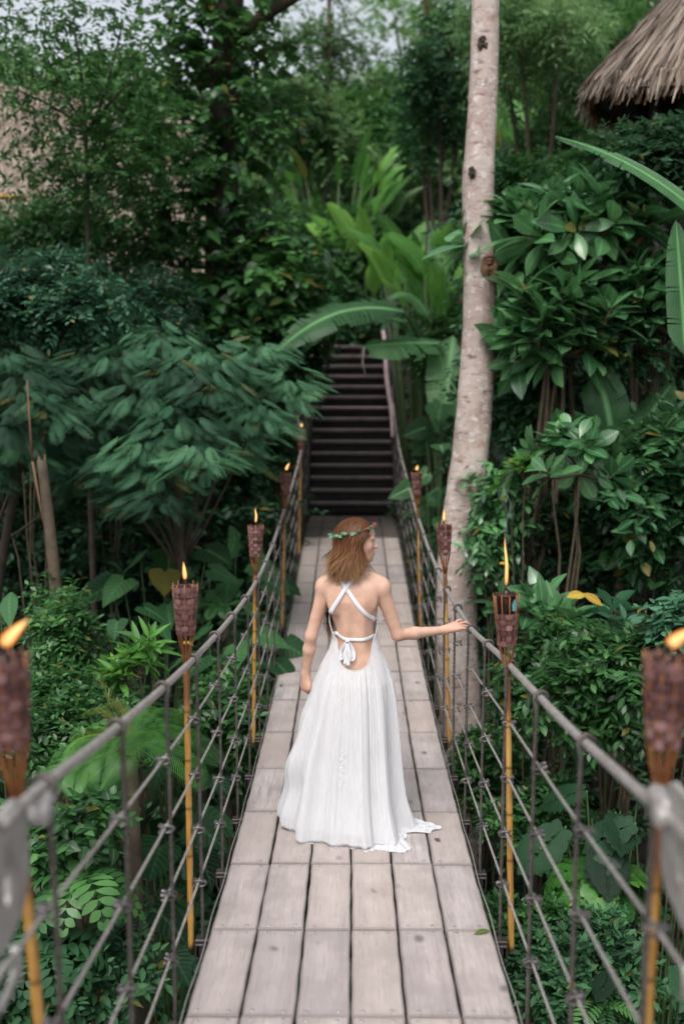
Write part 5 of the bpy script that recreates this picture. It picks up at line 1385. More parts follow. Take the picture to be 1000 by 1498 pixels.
# airy small-leaf tree, upper left, sky shining through
b0 = P(128, 430, 10.8); b0[2] = float(g(b0[0], b0[1])) - .2
t2 = empty('slender_tree', b0, 'thin dark tree at the upper left with small leaves letting the white sky through', 'tree')
trunk_obj(t2, [b0, P(112, 420, 10.8), P(146, 220, 10.8), P(108, 40, 10.8)], .036, .014, 'bark_dark')
for q in ((60, 60), (180, 30), (20, 130), (190, 120)): trunk_obj(t2, [P(130, 190, 10.8), P((130 + q[0]) / 2, 150, 10.8), P(q[0], q[1], 10.7)], .020, .008, 'bark_dark', 'limb', 6)
climber_column(t2, [P(x, y, Y_) for x, y, Y_ in ((40, 30, 10.6), (100, 20, 10.8), (20, 120, 10.7), (75, 110, 10.5), (150, 60, 10.8), (190, 20, 10.9), (170, 120, 10.7), (120, 170, 10.8), (90, 210, 10.8), (60, 180, 10.6), (0, 60, 10.9), (150, 230, 10.9), (110, 130, 10.6), (200, 215, 10.7), (175, 275, 10.7), (225, 240, 10.8), (120, 270, 10.7), (80, 300, 10.7), (-60, 100, 10.8), (30, 260, 10.8), (200, 180, 10.9))], (.62, .6, .42), 1050, T_OV1, .078, 'mid', 63, nl=9, lvb=.3, shell=.2)
# brown-stemmed sapling in front of the hut
b0 = P(158, 470, 13.6); b0[2] = float(g(b0[0], b0[1])) - .1
t3 = empty('young_tree', b0, 'young tree with thin orange-brown stem and light loose leaves in front of the left hut', 'tree')
trunk_obj(t3, [b0, P(158, 440, 13.6), P(154, 380, 13.6), P(150, 250, 13.6)], .042, .02, 'bark_brown')
climber_column(t3, [P(x, y, 13.4) for x, y in ((110, 270), (150, 300), (200, 310), (120, 350), (180, 370), (90, 380), (80, 330), (130, 400), (140, 230), (60, 350))], (.5, .5, .36), 1050, T_OV2, .085, 'mid', 64, lvb=.35, lvs=.28)
# fine-leaved bush, left edge
bush('fine_leaved_bush', 'dense dark bush of fine pointed leaves at the left edge below the thatched roof', 'bush', 40, 455, 9.4, (1.15, .9, .62), T_OV1, .075, 2600, 8, 'blue', 65, nb=16, br=.42, lvb=.38, upb=.6)
bush('fine_leaved_bush', 'bush of fine pointed leaves filling the gap behind the feathery tree, above its crown', 'bush', 150, 470, 11.2, (1.2, .8, .5), T_OV1, .08, 1800, 8, 'blue', 66, nb=12, br=.45, lvb=.32)
# feathery tree
def feathery(name, label, tiers, Y_, base_px, seed, n_per, size, mname='feather', lvb=.5):
    r = np.random.default_rng(seed); b0 = P(*base_px); b0[2] = float(g(b0[0], b0[1])) - .1
    root = empty(name, b0, label, 'tree'); a = Acc(); ps = []; tg = []
    for (px, py, dY, w) in tiers:
        c = P(px, py, Y_ + dY); tg.append(c)
        n_ = int(n_per * w * 3.4); an = r.uniform(0, 2 * PI, n_); rr_ = r.random(n_) ** .6 * w * .62
        pos = c + np.stack([rr_ * np.cos(an), rr_ * np.sin(an) * .8, -.9 * rr_ ** 2 + .06 * r.normal(size=n_)], 1)
        ax = np.stack([np.cos(an), np.sin(an) * .8 - .15, -.12 - 1.0 * rr_ + .16 * r.normal(size=n_)], 1)
        scatter(a, T_BIP, pos, ax, np.array([0, 0, 1.0]) + .22 * r.normal(size=(n_, 3)), size * 1.0 * r.uniform(.7, 1.15, n_), np.clip(lvb + .18 * r.normal(size=n_) + r.normal(0, .2), 0, 1), .62)
    a.build('crown', LM[mname], root)
    m0 = (b0 + np.mean(tg, 0)) / 2 + np.array([-.1, 0, .3]); trunk_obj(root, [b0, m0, np.mean(tg, 0) + [0, .1, -.2]], .06, .03, 'bark_dark')
    a = Acc()
    for t in tg[:len(tg):2]: tube(a, bez([m0 + [0, 0, .4], (m0 + t) / 2 + np.array([0, .25, .1]), t + [0, .05, -.03]], 10), np.linspace(.018, .005, 10), 6)
    a.build('limb', M['bark_dark'], root)
rt = np.random.default_rng(500)
tiers = [(x + rt.normal(0, 8), y + rt.normal(0, 8), dy + rt.normal(0, .12), w) for x, y, dy, w in (
    (230, 500, .7, .42), (300, 505, .7, .42), (180, 520, .5, .42), (360, 540, .6, .40), (255, 535, .3, .45), (130, 545, .4, .40), (315, 560, .2, .42), (200, 570, 0, .42),
    (375, 590, .3, .34), (270, 600, -.1, .42), (140, 600, .1, .38), (335, 625, 0, .34), (215, 635, -.2, .38), (95, 585, .2, .38), (290, 655, -.2, .30), (170, 660, 0, .32),
    (240, 690, -.3, .30), (205, 725, -.2, .24), (255, 735, -.2, .24), (420, 560, .9, .36), (400, 520, 1.1, .36), (360, 660, .3, .26), (110, 650, .3, .3))]
feathery('feathery_tree', 'spreading tree with soft feathery foliage in drooping layers left of the bridge', tiers, 8.2, (300, 900, 9.6), 67, 40, .27, lvb=.44)
tiers = [(30, 560, .1, .4), (70, 590, 0, .38), (10, 610, -.1, .4), (-40, 590, 0, .45), (60, 540, .4, .4), (0, 520, .3, .4), (110, 700, .9, .26), (25, 650, .1, .36), (-30, 680, .1, .36), (70, 640, .3, .3)]
feathery('feathery_tree', 'smaller feathery tree at the left edge, its sprays darker and partly cut by the frame', tiers, 8.0, (-40, 900, 9.2), 68, 40, .27, lvb=.3)
# broken snag with vine
b0 = P(92, 900, 7.6); b0[2] = float(g(b0[0], b0[1])) - .1
sn = empty('dead_tree_snag', b0, 'broken leaning dead trunk with a thin bare stem above it, on the left', 'tree')
trunk_obj(sn, [b0, P(92, 880, 7.6), P(76, 790, 7.6), P(61, 673, 7.6)], .06, .036, 'stem_woody')
a = Acc(); tube(a, [P(48, 675, 7.65), P(44, 620, 7.65), P(40, 556, 7.65)], [.012, .010, .007], 6); tube(a, [P(60, 690, 7.6), P(57, 668, 7.6)], [.02, .006], 5); tube(a, [P(66, 690, 7.6), P(66, 664, 7.6)], [.018, .004], 5); tube(a, [P(48, 675, 7.65), P(58, 730, 7.6), P(70, 790, 7.6)], .012, 6); a.build('bare_stem', M['bark_brown'], sn)
climber_column(sn, [P(x, y, 7.5) for x, y in ((80, 895), (90, 920), (88, 945), (82, 880))], (.17, .17, .17), 130, T_OV1, .07, 'mid', 69, droop=.8)
# column of vines and shrubs, left
bush('vine_column', 'narrow column of small bright leaves climbing below the broken trunk', 'climbing plant', 92, 960, 6.7, (.19, .2, .42), T_OV1, .060, 620, 8, 'mid', 70, nb=9, br=.5, lvb=.42, droop=.7)
bush('leafy_shrub', 'mound of small leaves behind the left rail, under the vine column', 'bush', 95, 1050, 6.2, (.52, .45, .26), T_OV1, .062, 1300, 8, 'mid', 71, nb=14, br=.45, lvb=.32, droop=.5)
# taro-like plants, dark hollow left
taro('broad round-leaved plants glowing in the dark hollow left of the second torch', 235, 850, 9.0, .62, 12, .34, 72, 'taro', hgt=.9)
taro('broad-leaved plant just left of the second left torch, stems upright in shade', 345, 830, 9.8, .5, 10, .32, 73, 'taro', hgt=.9)
taro('low broad-leaved plant catching light between the first left torch and the rail, rounded leaves', 345, 950, 8.2, .50, 9, .28, 74, 'taro', hgt=.5)
taro('broad-leaved plant beside the broken trunk at the left edge, long dark leaves', 15, 890, 7.2, .42, 7, .32, 75, 'taro', T=blade([.02, .13, .2, .2, .12, .01], .15, .35), hgt=.5)
taro('broad-leaved plant behind the basket of the first left torch, half in shadow', 180, 935, 7.6, .40, 8, .25, 76, 'taro', hgt=.5)
# lance-leaf shrub
r = np.random.default_rng(77)
def whorl_plant(name, label, cat, px, py, Y_, R, n, nleaf, T, ls, mat_, seed, nb=5, lvb=.5, base_off=(0, .2), sr=.012, tws='stem_woody', group=None, upb=.6, shell=.55):
    r = np.random.default_rng(seed); c = P(px, py, Y_); R = np.asarray(R, float); bx, by = c[0] + base_off[0], c[1] + base_off[1]
    base = np.array([bx, by, float(g(bx, by)) - .05]); root = empty(name, base, label, cat, group)
    cen = blobs(r, c, R * .7, nb); a = Acc(); tw = Acc()
    whorls(a, tw, r, cen, R * .55, n, nleaf, T, ls, lvb, stemr=sr * .6, upb=upb, shell=shell); a.build('foliage', LM[mat_], root); tw.build('twigs', M[tws], root)
    stems(root, base, cen[:4], sr * 1.2, M[tws], r=r); return root
whorl_plant('lance_leaved_shrub', 'small shrub with star-like whorls of lance leaves behind the first left torch pole', 'bush', 205, 985, 6.3, (.30, .3, .22), 13, 11, T_LANCE, .20, 'bright', 78, lvb=.35)
# palm tuft
def palm_tuft(label, px, py, Y_, n, L, seed, mname='bright', lvb=.5, name='palm_clump', nl=26, ww=.5, cat='palm'):
    r = np.random.default_rng(seed); c = P(px, py, Y_); base = np.array([c[0], c[1], float(g(c[0], c[1])) - .05]); root = empty(name, base, label, cat)
    a = Acc(); tube(a, [base, (base + c) / 2 + [.02, 0, 0], c], [.05, .045, .04], 8); a.build('stem', M['stem_woody'], root)
    T = pinna(nl, .36, ww, ang=.62)
    for q in range(n):
        an = q * 2.4; el = r.uniform(.15, .95); d = np.array([math.cos(an), math.sin(an) * .9, el]); Lq = L * r.uniform(.75, 1.15)
        p2 = c + nrm(d) * Lq * .6; p3 = c + np.array([math.cos(an), math.sin(an) * .9, 0]) * Lq * .95 + np.array([0, 0, Lq * (el * .35 - .18)])
        curved_leaf(T, [c, p2, p3], (0, 0, 1) if el < .8 else (-math.cos(an), -math.sin(an), .5), root, LM[mname], 'frond', float(np.clip(r.normal(lvb, .2), 0, 1)))
    return root
palm_tuft('spiky bright green palm clump with narrow leaflets behind the left ropes', 190, 1085, 5.5, 24, .58, 79, 'bright', .30, nl=30, ww=.14)
palm_tuft('low spiky palm clump tucked under the left rail, brownish and half dry', 120, 1130, 5.6, 9, .36, 80, 'mid', .6)
palm_tuft('small dark palm clump beyond the first left torch', 330, 890, 8.6, 9, .40, 81, 'mid', .5)
bush('round_leaf_ivy', 'patch of round pale ivy leaves low on the left beside the palm', 'climbing plant', 82, 1215, 5.0, (.30, .25, .16), T_HEARTS, .075, 210, 5, 'mid', 82, nb=8, br=.5, lvb=.35, droop=.3)
def fern(label, px, py, Y_, n, L, seed, mname='mid', lvb=.5, T=None):
    r = np.random.default_rng(seed); c = P(px, py, Y_); base = np.array([c[0], c[1], float(g(c[0], c[1])) - .05]); root = empty('fern', base, label, 'fern')
    a = Acc(); tube(a, [base, (base + c) / 2, c], [.03, .025, .02], 6); a.build('stem', M['stem_woody'], root)
    for q in range(n):
        an = q * 2.4 + r.uniform(-.3, .3); el = r.uniform(.1, .7); Lq = L * r.uniform(.7, 1.15); d = np.array([math.cos(an), math.sin(an), 0])
        curved_leaf(T or T_FERNY, [c, c + d * Lq * .5 + [0, 0, Lq * el * .7], c + d * Lq + [0, 0, Lq * (el * .3 - .3)]], (0, 0, 1), root, LM[mname], 'frond', float(np.clip(r.normal(lvb, .2), 0, 1)), petiole=None)
    return root
fern('fern with small paired leaflets just left of the nearest left balusters', 115, 1290, 4.8, 14, .40, 83, 'mid', .55, T_PINNATE)
fern('dark fern in the bottom left corner under the ropes', 60, 1400, 4.6, 12, .42, 84, 'deep', .6, T_PINNATE)
fern('fern arching below the deck edge on the left', 215, 1330, 5.6, 12, .40, 85, 'deep', .6)
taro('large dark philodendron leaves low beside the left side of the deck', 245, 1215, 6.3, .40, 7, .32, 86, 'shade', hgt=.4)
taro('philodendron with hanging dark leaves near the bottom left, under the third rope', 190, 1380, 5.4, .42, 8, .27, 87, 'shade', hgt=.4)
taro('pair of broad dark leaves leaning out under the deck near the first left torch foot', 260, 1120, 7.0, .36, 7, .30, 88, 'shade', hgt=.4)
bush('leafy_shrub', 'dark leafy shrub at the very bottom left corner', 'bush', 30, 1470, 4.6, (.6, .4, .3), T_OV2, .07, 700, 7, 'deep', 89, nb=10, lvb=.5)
bush('leafy_shrub', 'leafy shrub visible through the ropes beside the second left torch pole', 'bush', 330, 1060, 7.6, (.45, .4, .42), T_OV2, .09, 700, 7, 'mid', 90, nb=10, lvb=.45)
# centre background: heliconia / ginger clumps and trees up the hill
def upright_clump(label, px, py, Y_, n, L, w, spread, seed, mname, lvb=.5, cat='plant', name='upright_leaf_clump', flowers=0):
    r = np.random.default_rng(seed); c = P(px, py, Y_); zb = float(g(c[0], c[1])) - .1; base = np.array([c[0], c[1], zb]); root = empty(name, base, label, cat)
    for q in range(n):
        an = r.uniform(0, 2 * PI); rad = spread * math.sqrt(r.random()); j = c + np.array([math.cos(an) * rad, math.sin(an) * rad * .7, r.uniform(-.7, .35)])
        lean = np.array([math.cos(an) * .45, math.sin(an) * .35 - .1, 1.0]); Lq = L * r.uniform(.7, 1.15); T = banana_T(14, w, 0, .12, seed * 50 + q)
        tip = j + nrm(lean) * Lq * .85 + np.array([math.cos(an), math.sin(an) - .2, -.3]) * Lq * r.uniform(.1, .45)
        pet = [base + (j - base) * np.array([.3, .3, 0]), base + (j - base) * np.array([.6, .6, .5]), j]
        curved_leaf(T, [j, j + nrm(lean) * Lq * .6, tip], (-math.cos(an) * .3, -1, .5), root, LM[mname], 'leaf', float(np.clip(r.normal(lvb, .22), 0, 1)), petiole=pet, pr=.03)
    for q in range(flowers):
        j = c + np.array([r.uniform(-1, 1) * spread, -.3, r.uniform(-.4, .3)]); a = Acc()
        for k in range(5):
            v, f, lt, ls = blade([.1, .35, .3, .02], .4, 0); dd = nrm(np.array([r.normal() * .7, -.3, 1])); scatter(a, (v, f, lt, ls), np.array([j]), np.array([dd]), np.array([[0, -1, .2]]), .09, .5)
        a.build('flower', M['pink_petal'], root)
    return root
upright_clump('bright clump of tall upright paddle leaves behind the stairs, with pink flowers', 618, 415, 15.4, 26, .85, .15, .62, 91, 'bright', .55, flowers=3)
upright_clump('darker clump of upright paddle leaves close to the left of the pale tree trunk', 655, 425, 14.8, 12, .85, .16, .4, 92, 'bright', .4)
upright_clump('broad bright leaves between the arching banana leaf and the distant sunlit patch', 556, 385, 20.0, 18, 1.15, .17, .8, 99, 'bright', .7)
upright_clump('distant sunlit patch of bright upright leaves between the dark trees, above the stairs', 490, 290, 21.0, 30, 1.05, .10, 1.35, 93, 'bright', .55)
upright_clump('pale upright leaves high on the slope to the right of the pale trunk', 785, 195, 19, 12, 1.3, .11, .8, 94, 'bright', .55)
# banana plants by the stairs
def banana_plant(label, base_px, leaves, seed, h0=None, mname='banana', stemr=.09):
    r = np.random.default_rng(seed); b0 = P(*base_px); top = b0.copy(); b0[2] = float(g(b0[0], b0[1])) - .1; root = empty('banana_plant', b0, label, 'banana plant')
    trunk_obj(root, [b0, (b0 + top) / 2 + [.03, 0, 0], top], stemr, stemr * .55, 'stem_green')
    for q, lf in enumerate(leaves):
        pts = [P(*z) for z in lf[0]]; w = lf[1]; nm = lf[2]; tear = lf[3] if len(lf) > 3 else .15; lvv = lf[4] if len(lf) > 4 else .5
        pet = bez([top, (top + pts[0]) / 2 + [0, 0, .15], pts[0]], 8)
        curved_leaf(banana_T(30, w, 0, tear, seed * 9 + q), pts, nm, root, LM[mname], 'leaf', lvv, petiole=pet, pr=.035)
    return root
banana_plant('banana plant right of the stairs whose long leaves arch over the steps', (640, 560, 14.2), [
    ([(590, 456, 12.6), (500, 436, 12.2), (450, 474, 11.9), (398, 520, 11.7)], .12, (0, -.75, .8), .5, .3),
    ([(600, 470, 12.9), (520, 455, 12.7), (465, 480, 12.5), (440, 515, 12.4)], .10, (0, -.2, 1), .4, .5),
    ([(650, 503, 13.4), (600, 500, 12.9), (570, 503, 12.6), (528, 508, 12.4)], .20, (0, -.55, .8), .3, .55),
    ([(662, 492, 13.4), (655, 540, 13.0), (650, 600, 12.8), (648, 640, 12.8)], .19, (.12, -1, .15), .45, .85),
    ([(630, 470, 14.6), (610, 430, 14.6), (590, 420, 14.6), (565, 440, 14.4)], .12, (0, -.6, 1), .15, .7),
    ([(655, 480, 14.6), (690, 440, 14.6), (740, 430, 14.6)], .14, (0, -.6, 1), .15, .5),
    ([(640, 465, 14.8), (650, 400, 15), (630, 330, 15.2)], .13, (0, -1, .3), .15, .6)], 95)
a = Acc(); tube(a, [P(532, 508, 12.4), P(530, 530, 12.4), P(535, 552, 12.4)], [.045, .04, .03], 6, flat=.3)
o_ = a.build('dry_leaf_sheath', M['pale_pole'], None, origin=P(532, 508, 12.4)); tag(o_, 'pale dry strip of leaf hanging from the banana leaf over the stairs', 'leaf')
taro('large heart-leaved plant right of the stairs, below the torn banana leaf', 648, 630, 12.8, .30, 9, .38, 96, 'taro', hgt=1.0, face=(0, -1, .6))
taro('dark broad-leaved plant behind the far right torch', 655, 735, 11.0, .32, 9, .38, 97, 'taro', hgt=1.0, face=(0, -1, .6))
taro('pale glossy broad leaves between the torn banana leaf and the pale trunk', 640, 690, 10.6, .35, 6, .26, 98, 'banana', hgt=.9, face=(0, -.8, .6))
# hillside trees and bushes: (name,label,cat,px,py,Y,R,T,ls,ntw,nl,mat,lvb)
hill = [
 ('dark_shrub', 'dark shrub overhanging the top left side of the stairs', 'bush', 400, 470, 16.0, (.45, .5, .6), T_OV2, .13, 520, 7, 'deep', .5),
 ('dark_shrub', 'dark shrub at the head of the stairs under the arching banana leaf', 'bush', 540, 468, 20.5, (1.3, .8, .45), T_OV2, .14, 560, 7, 'deep', .4),
 ('broadleaf_tree', 'rounded broadleaf tree in the middle distance, right of the climber-clad trunk', 'tree', 440, 190, 21, (1.5, 1.3, 1.3), T_OV2, .15, 1000, 8, 'far', .35),
 ('broadleaf_tree', 'small bushy tree with yellowish tips in the centre, behind the bright upright leaves', 'tree', 540, 215, 23, (1.6, 1.3, 1.0), T_OV2, .15, 1000, 8, 'mid', .6),
 ('broadleaf_tree', 'dark-crowned small tree standing just left of the pale trunk near the top', 'tree', 640, 130, 18, (.85, .9, 1.2), T_OV2, .11, 1000, 8, 'deep', .55),
 ('broadleaf_tree', 'light green tree behind the dark small tree, top centre', 'tree', 570, 150, 27, (1.9, 1.6, .9), T_OV2, .19, 700, 8, 'far', .75),
 ('broadleaf_tree', 'tall hazy tree at the top centre with pale sky behind its leaves', 'tree', 600, 40, 30, (2.0, 1.6, 1.3), T_OV2, .16, 480, 7, 'far', .7),
 ('broadleaf_tree', 'tree with hanging foliage at the top, just right of the pale trunk', 'tree', 790, 70, 15, (1.1, 1.1, 1.0), T_LANCE, .14, 1100, 7, 'far', .5),
 ('broadleaf_tree', 'dense dark tree behind the tip of the conical thatched roof', 'tree', 890, 90, 17, (1.5, 1.2, 1.5), T_OV2, .12, 1300, 8, 'mid', .4),
 ('broadleaf_tree', 'dark tree between the pale trunk and the conical roof, lower crown', 'tree', 800, 250, 16, (1.3, 1.1, .9), T_OV2, .11, 1100, 8, 'mid', .5),
 ('leafy_shrub', 'light leafy shrub just right of the pale trunk at mid height, yellowish tips', 'bush', 760, 270, 12.5, (.55, .5, .42), T_OV2, .085, 520, 7, 'mid', .6),
 ('leafy_shrub', 'fine-leaved shrub under the conical thatched roof', 'bush', 870, 265, 11.5, (.7, .5, .35), T_OV1, .08, 800, 8, 'mid', .45),
 ('leafy_shrub', 'shrub below the distant sunlit patch, left of the upright clump', 'bush', 490, 385, 20.2, (.95, .7, .7), T_OV2, .12, 800, 8, 'mid', .5),
 ('broadleaf_tree', 'airy far tree closing the top centre, pale sky showing between its leaves', 'tree', 470, 60, 24, (1.7, 1.2, 1.2), T_OV2, .15, 420, 7, 'far', .3),
 ('dark_shrub', 'dark shrub hugging the right side of the stairs beneath the bright paddle leaves', 'bush', 632, 520, 14.3, (.40, .3, .45), T_OV2, .10, 520, 7, 'mid', .35),
 ('dark_shrub', 'dark leaves closing over the topmost steps of the staircase', 'bush', 488, 476, 20.0, (.85, .4, .32), T_OV2, .11, 420, 7, 'deep', .4),
 ('leafy_shrub', 'dark leaves crowding the base of the distant sunlit patch', 'bush', 490, 330, 20.4, (1.4, .5, .45), T_OV2, .12, 620, 7, 'mid', .55),
 ('leafy_shrub', 'leafy mass filling the space beneath the bright upright clump', 'bush', 650, 480, 14.9, (.40, .35, .32), T_OV2, .13, 380, 7, 'mid', .55),
 ('dark_shrub', 'very dark shrub in the shade left of the stair foot', 'bush', 375, 620, 12.6, (.6, .5, 1.0), T_OV2, .12, 620, 7, 'deep', .25),
 ('leafy_shrub', 'shrub behind the blobs of climber just left of the stairs, mid green', 'bush', 400, 520, 13.2, (.7, .6, .5), T_HEARTS, .14, 420, 7, 'deep', .6),
]
for q, h_ in enumerate(hill):
    bush(h_[0], h_[1], h_[2], h_[3], h_[4], h_[5], h_[6], h_[7], h_[8], h_[9], h_[10], h_[11], 200 + q, nb=12, br=.42, lvb=h_[12], sr=.07 if h_[2] == 'tree' else .03, stemm='bark_dark')
# two bare far trunks at the top
for px, w, lab in ((622, .09, 'thin straight far trunk at the top centre, left of the pale tree'), (480, .07, 'thin leaning far trunk crossing the small patch of sky near the top centre')):
    b0 = P(px, 300, 24); b0[2] = float(g(b0[0], b0[1])) - .2; tr_ = empty('distant_tree', b0, lab, 'tree'); trunk_obj(tr_, [b0, P(px, 200, 24), P(px + 2, -120, 24)], w, w * .7, 'bark_brown')
    climber_column(tr_, [P(px - 60, -60, 24), P(px + 50, -40, 24), P(px, -100, 24)], (1.0, .9, .5), 160, T_OV2, .16, 'far', 240 + px, nl=7, lvb=.5)

# ------------------------------------------------------------------ right side
whorl_plant('glossy_leaved_tree', 'large glossy-leaved tree filling the right, whorls of long spoon-shaped leaves at its top', 'tree', 835, 350, 9.2, (.95, .7, .52), 54, 12, T_OBOV, .39, 'gloss', 301, nb=12, lvb=.8, sr=.04)
whorl_plant('glossy_leaved_tree', 'glossy-leaved tree just below the top one, pale branch ends reaching toward the pale trunk', 'tree', 800, 480, 8.7, (.72, .55, .42), 36, 12, T_OBOV, .37, 'gloss', 302, nb=9, lvb=.72, sr=.035)
whorl_plant('glossy_leaved_tree', 'glossy-leaved tree at the right edge behind the banana plant, in half shade', 'tree', 945, 470, 9.0, (.75, .6, .6), 48, 12, T_OBOV, .32, 'gloss', 303, nb=9, lvb=.6, sr=.035)
whorl_plant('round_leaved_shrub', 'shrub with rounded paddle leaves reaching out over the dark hollow on the right', 'bush', 840, 660, 8.0, (.62, .5, .26), 15, 10, blade([.02, .10, .20, .26, .22, .03], .18, .2), .235, 'gloss', 304, nb=6, lvb=.62, sr=.02, upb=.3)
whorl_plant('round_leaved_shrub', 'small round-leaved shrub right beside the pale trunk with a yellow-green young shoot', 'bush', 752, 700, 8.2, (.22, .25, .22), 7, 9, blade([.02, .14, .25, .28, .18, .02], .18, .2), .18, 'bright', 305, nb=3, lvb=.3, sr=.012)
banana_plant('banana plant at the right edge, one long leaf arching below the conical roof', (1040, 520, 7.4), [
    ([(1040, 330, 7.3), (975, 265, 7.4), (900, 222, 7.5), (812, 200, 7.6)], .045, (-.3, -.75, .7), .1, .45),
    ([(1002, 520, 6.9), (998, 440, 6.9), (992, 380, 6.9), (988, 322, 6.9)], .115, (-.35, -1, .2), .25, .35),
    ([(1080, 420, 7.6), (1100, 330, 7.6), (1150, 300, 7.8)], .16, (0, -.6, 1), .1, .6)], 96)
banana_plant('banana plant in the shade of the right side, broad leaf standing behind the round-leaved shrub', (905, 760, 8.9), [
    ([(895, 645, 8.7), (890, 600, 8.6), (880, 550, 8.6), (862, 548, 8.6)], .30, (-.25, -1, .2), .2, .25),
    ([(925, 690, 8.4), (960, 640, 8.2), (1000, 600, 8.0), (1030, 590, 8.0)], .20, (-.3, -.5, 1), .15, .55),
    ([(910, 680, 8.8), (950, 600, 8.8), (985, 560, 8.9)], .22, (-.2, -.7, .8), .15, .5),
    ([(900, 690, 8.6), (860, 700, 8.3), (830, 750, 8.2)], .18, (-.2, -.4, 1), .15, .2)], 97)
b0 = P(928, 700, 8.6); b0[2] = float(g(b0[0], b0[1])) - .1; sn2 = empty('bare_trunk', b0, 'short orange-brown bare trunk in the shade behind the right banana leaves', 'tree'); trunk_obj(sn2, [b0, P(930, 640, 9.2), P(926, 540, 9.3)], .05, .035, 'bark_brown'); climber_column(sn2, [P(926, 520, 8.7), P(915, 490, 8.7)], (.2, .2, .2), 60, T_OV2, .12, 'deep', 310)
bush('variegated_climber', 'climber with pale-edged leaves clinging to the lower right side of the pale trunk', 'climbing plant', 722, 755, 8.5, (.22, .3, .62), T_ELL, .115, 230, 6, 'gloss', 311, nb=9, br=.42, lvb=.7, droop=.7)
bush('dark_shrub', 'dark shrub against the right side of the pale trunk, behind the glossy leaves', 'bush', 765, 600, 9.8, (.5, .5, .75), T_OV2, .095, 700, 7, 'deep', 312, nb=10, lvb=.35)
bush('dark_shrub', 'shaded thicket in the dark hollow behind the right rail', 'bush', 860, 790, 9.2, (1.0, .6, .5), T_OV2, .10, 700, 7, 'deep', 313, nb=12, lvb=.2)
bush('dark_shrub', 'shaded thicket at the right edge above the leaf wall, dotted with orange dead leaves', 'bush', 985, 720, 8.2, (.6, .5, .7), T_ELL, .16, 420, 7, 'gloss', 314, nb=9, lvb=.4)
whorl_plant('umbrella_leaf_shrub', 'shrub with large star-shaped leaf clusters just right of the half-burnt torch', 'bush', 795, 885, 7.4, (.34, .32, .16), 9, 8, blade([.02, .10, .17, .19, .12, .01], .15, .25), .30, 'gloss', 315, nb=4, lvb=.65, sr=.015, upb=.6)
whorl_plant('umbrella_leaf_shrub', 'shrub with upright ribbed leaves rising above the leaf wall, centre right', 'bush', 902, 905, 7.0, (.22, .25, .12), 5, 7, T_ELL, .22, 'blue', 316, nb=3, lvb=.85, sr=.012)
# grass-like spikes in the hollow
bush('dark_shrub', 'dark shrub tucked under the eave of the conical thatched roof', 'bush', 960, 235, 8.9, (.65, .4, .28), T_OV2, .10, 620, 7, 'deep', 330, nb=10, br=.42, lvb=.35)
bush('leafy_shrub', 'loose leafy shrub masking the lower part of the broad left roof', 'bush', 60, 330, 12.2, (.95, .5, .38), T_OV2, .09, 520, 7, 'mid', 331, nb=12, br=.4, lvb=.35)
palm_tuft('thin pale spiky leaves standing in the dark hollow on the right', 905, 810, 8.6, 10, .50, 317, 'mid', .7, nl=14, ww=.2)
bush('leaf_wall_climber', 'thick curtain of overlapping green leaves hanging behind the right foreground torch', 'climbing plant', 905, 985, 6.4, (.62, .35, .40), T_ELL, .088, 1500, 6, 'mid', 318, nb=22, br=.36, lvb=.3, droop=.6)
bush('leaf_wall_climber', 'curtain of leaves at the right frame edge, half behind the foreground torch, greyer green', 'climbing plant', 1010, 960, 6.2, (.35, .35, .36), T_ELL, .085, 560, 6, 'blue', 319, nb=10, br=.4, lvb=.5, droop=.6)
bush('leaf_wall_climber', 'leafy curtain beneath the umbrella-leaved shrub, right beside the rail where the hand rests', 'climbing plant', 790, 985, 7.0, (.34, .3, .36), T_ELL, .095, 520, 6, 'mid', 320, nb=10, br=.4, lvb=.35, droop=.6)
taro('big lobed dark leaf plant low at the right, seen through the widest ropes', 895, 1205, 6.0, .36, 8, .36, 321, 'shade', hgt=.35, T=pinna(8, .40, .95, ang=1.1))
taro('big lobed leaf plant at the right edge behind the foreground torch pole, lighter green', 965, 1240, 5.6, .26, 6, .30, 322, 'deep', hgt=.3, T=pinna(8, .40, .95, ang=1.1))
fern('pinnate-leaved plant with pointed leaflets beside the widest right ropes', 872, 1290, 5.7, 16, .42, 323, 'bright', .35, pinna(5, .34, .75, ang=1.0))
bush('leafy_shrub', 'bank of small leaves seen through the right ropes below the leaf wall', 'bush', 800, 1215, 6.5, (.36, .35, .30), T_OV2, .068, 1100, 7, 'mid', 324, nb=12, br=.42, lvb=.4)
bush('leafy_shrub', 'small-leaved shrub directly beside the right edge of the deck, lower right', 'bush', 775, 1370, 5.6, (.30, .3, .28), T_OV2, .062, 900, 7, 'mid', 325, nb=10, br=.42, lvb=.45)
bush('leafy_shrub', 'darker small-leaved shrub left of the widest right ropes near the bottom', 'bush', 850, 1420, 5.2, (.35, .3, .26), T_OV2, .065, 700, 7, 'deep', 326, nb=10, br=.42, lvb=.6)
taro('dark broad leaves in the bottom right corner beyond the torch pole', 960, 1420, 5.0, .34, 7, .24, 327, 'shade', hgt=.3, T=pinna(7, .40, .95, ang=1.1))
bush('leafy_shrub', 'shrub at the foot of the pale trunk under the bridge deck', 'bush', 735, 1130, 7.8, (.34, .35, .4), T_OV2, .075, 900, 7, 'mid', 328, nb=10, br=.42, lvb=.4)
fern('fern at the bottom right showing drooping fronds in shade', 880, 1470, 4.9, 10, .36, 329, 'mid', .4)
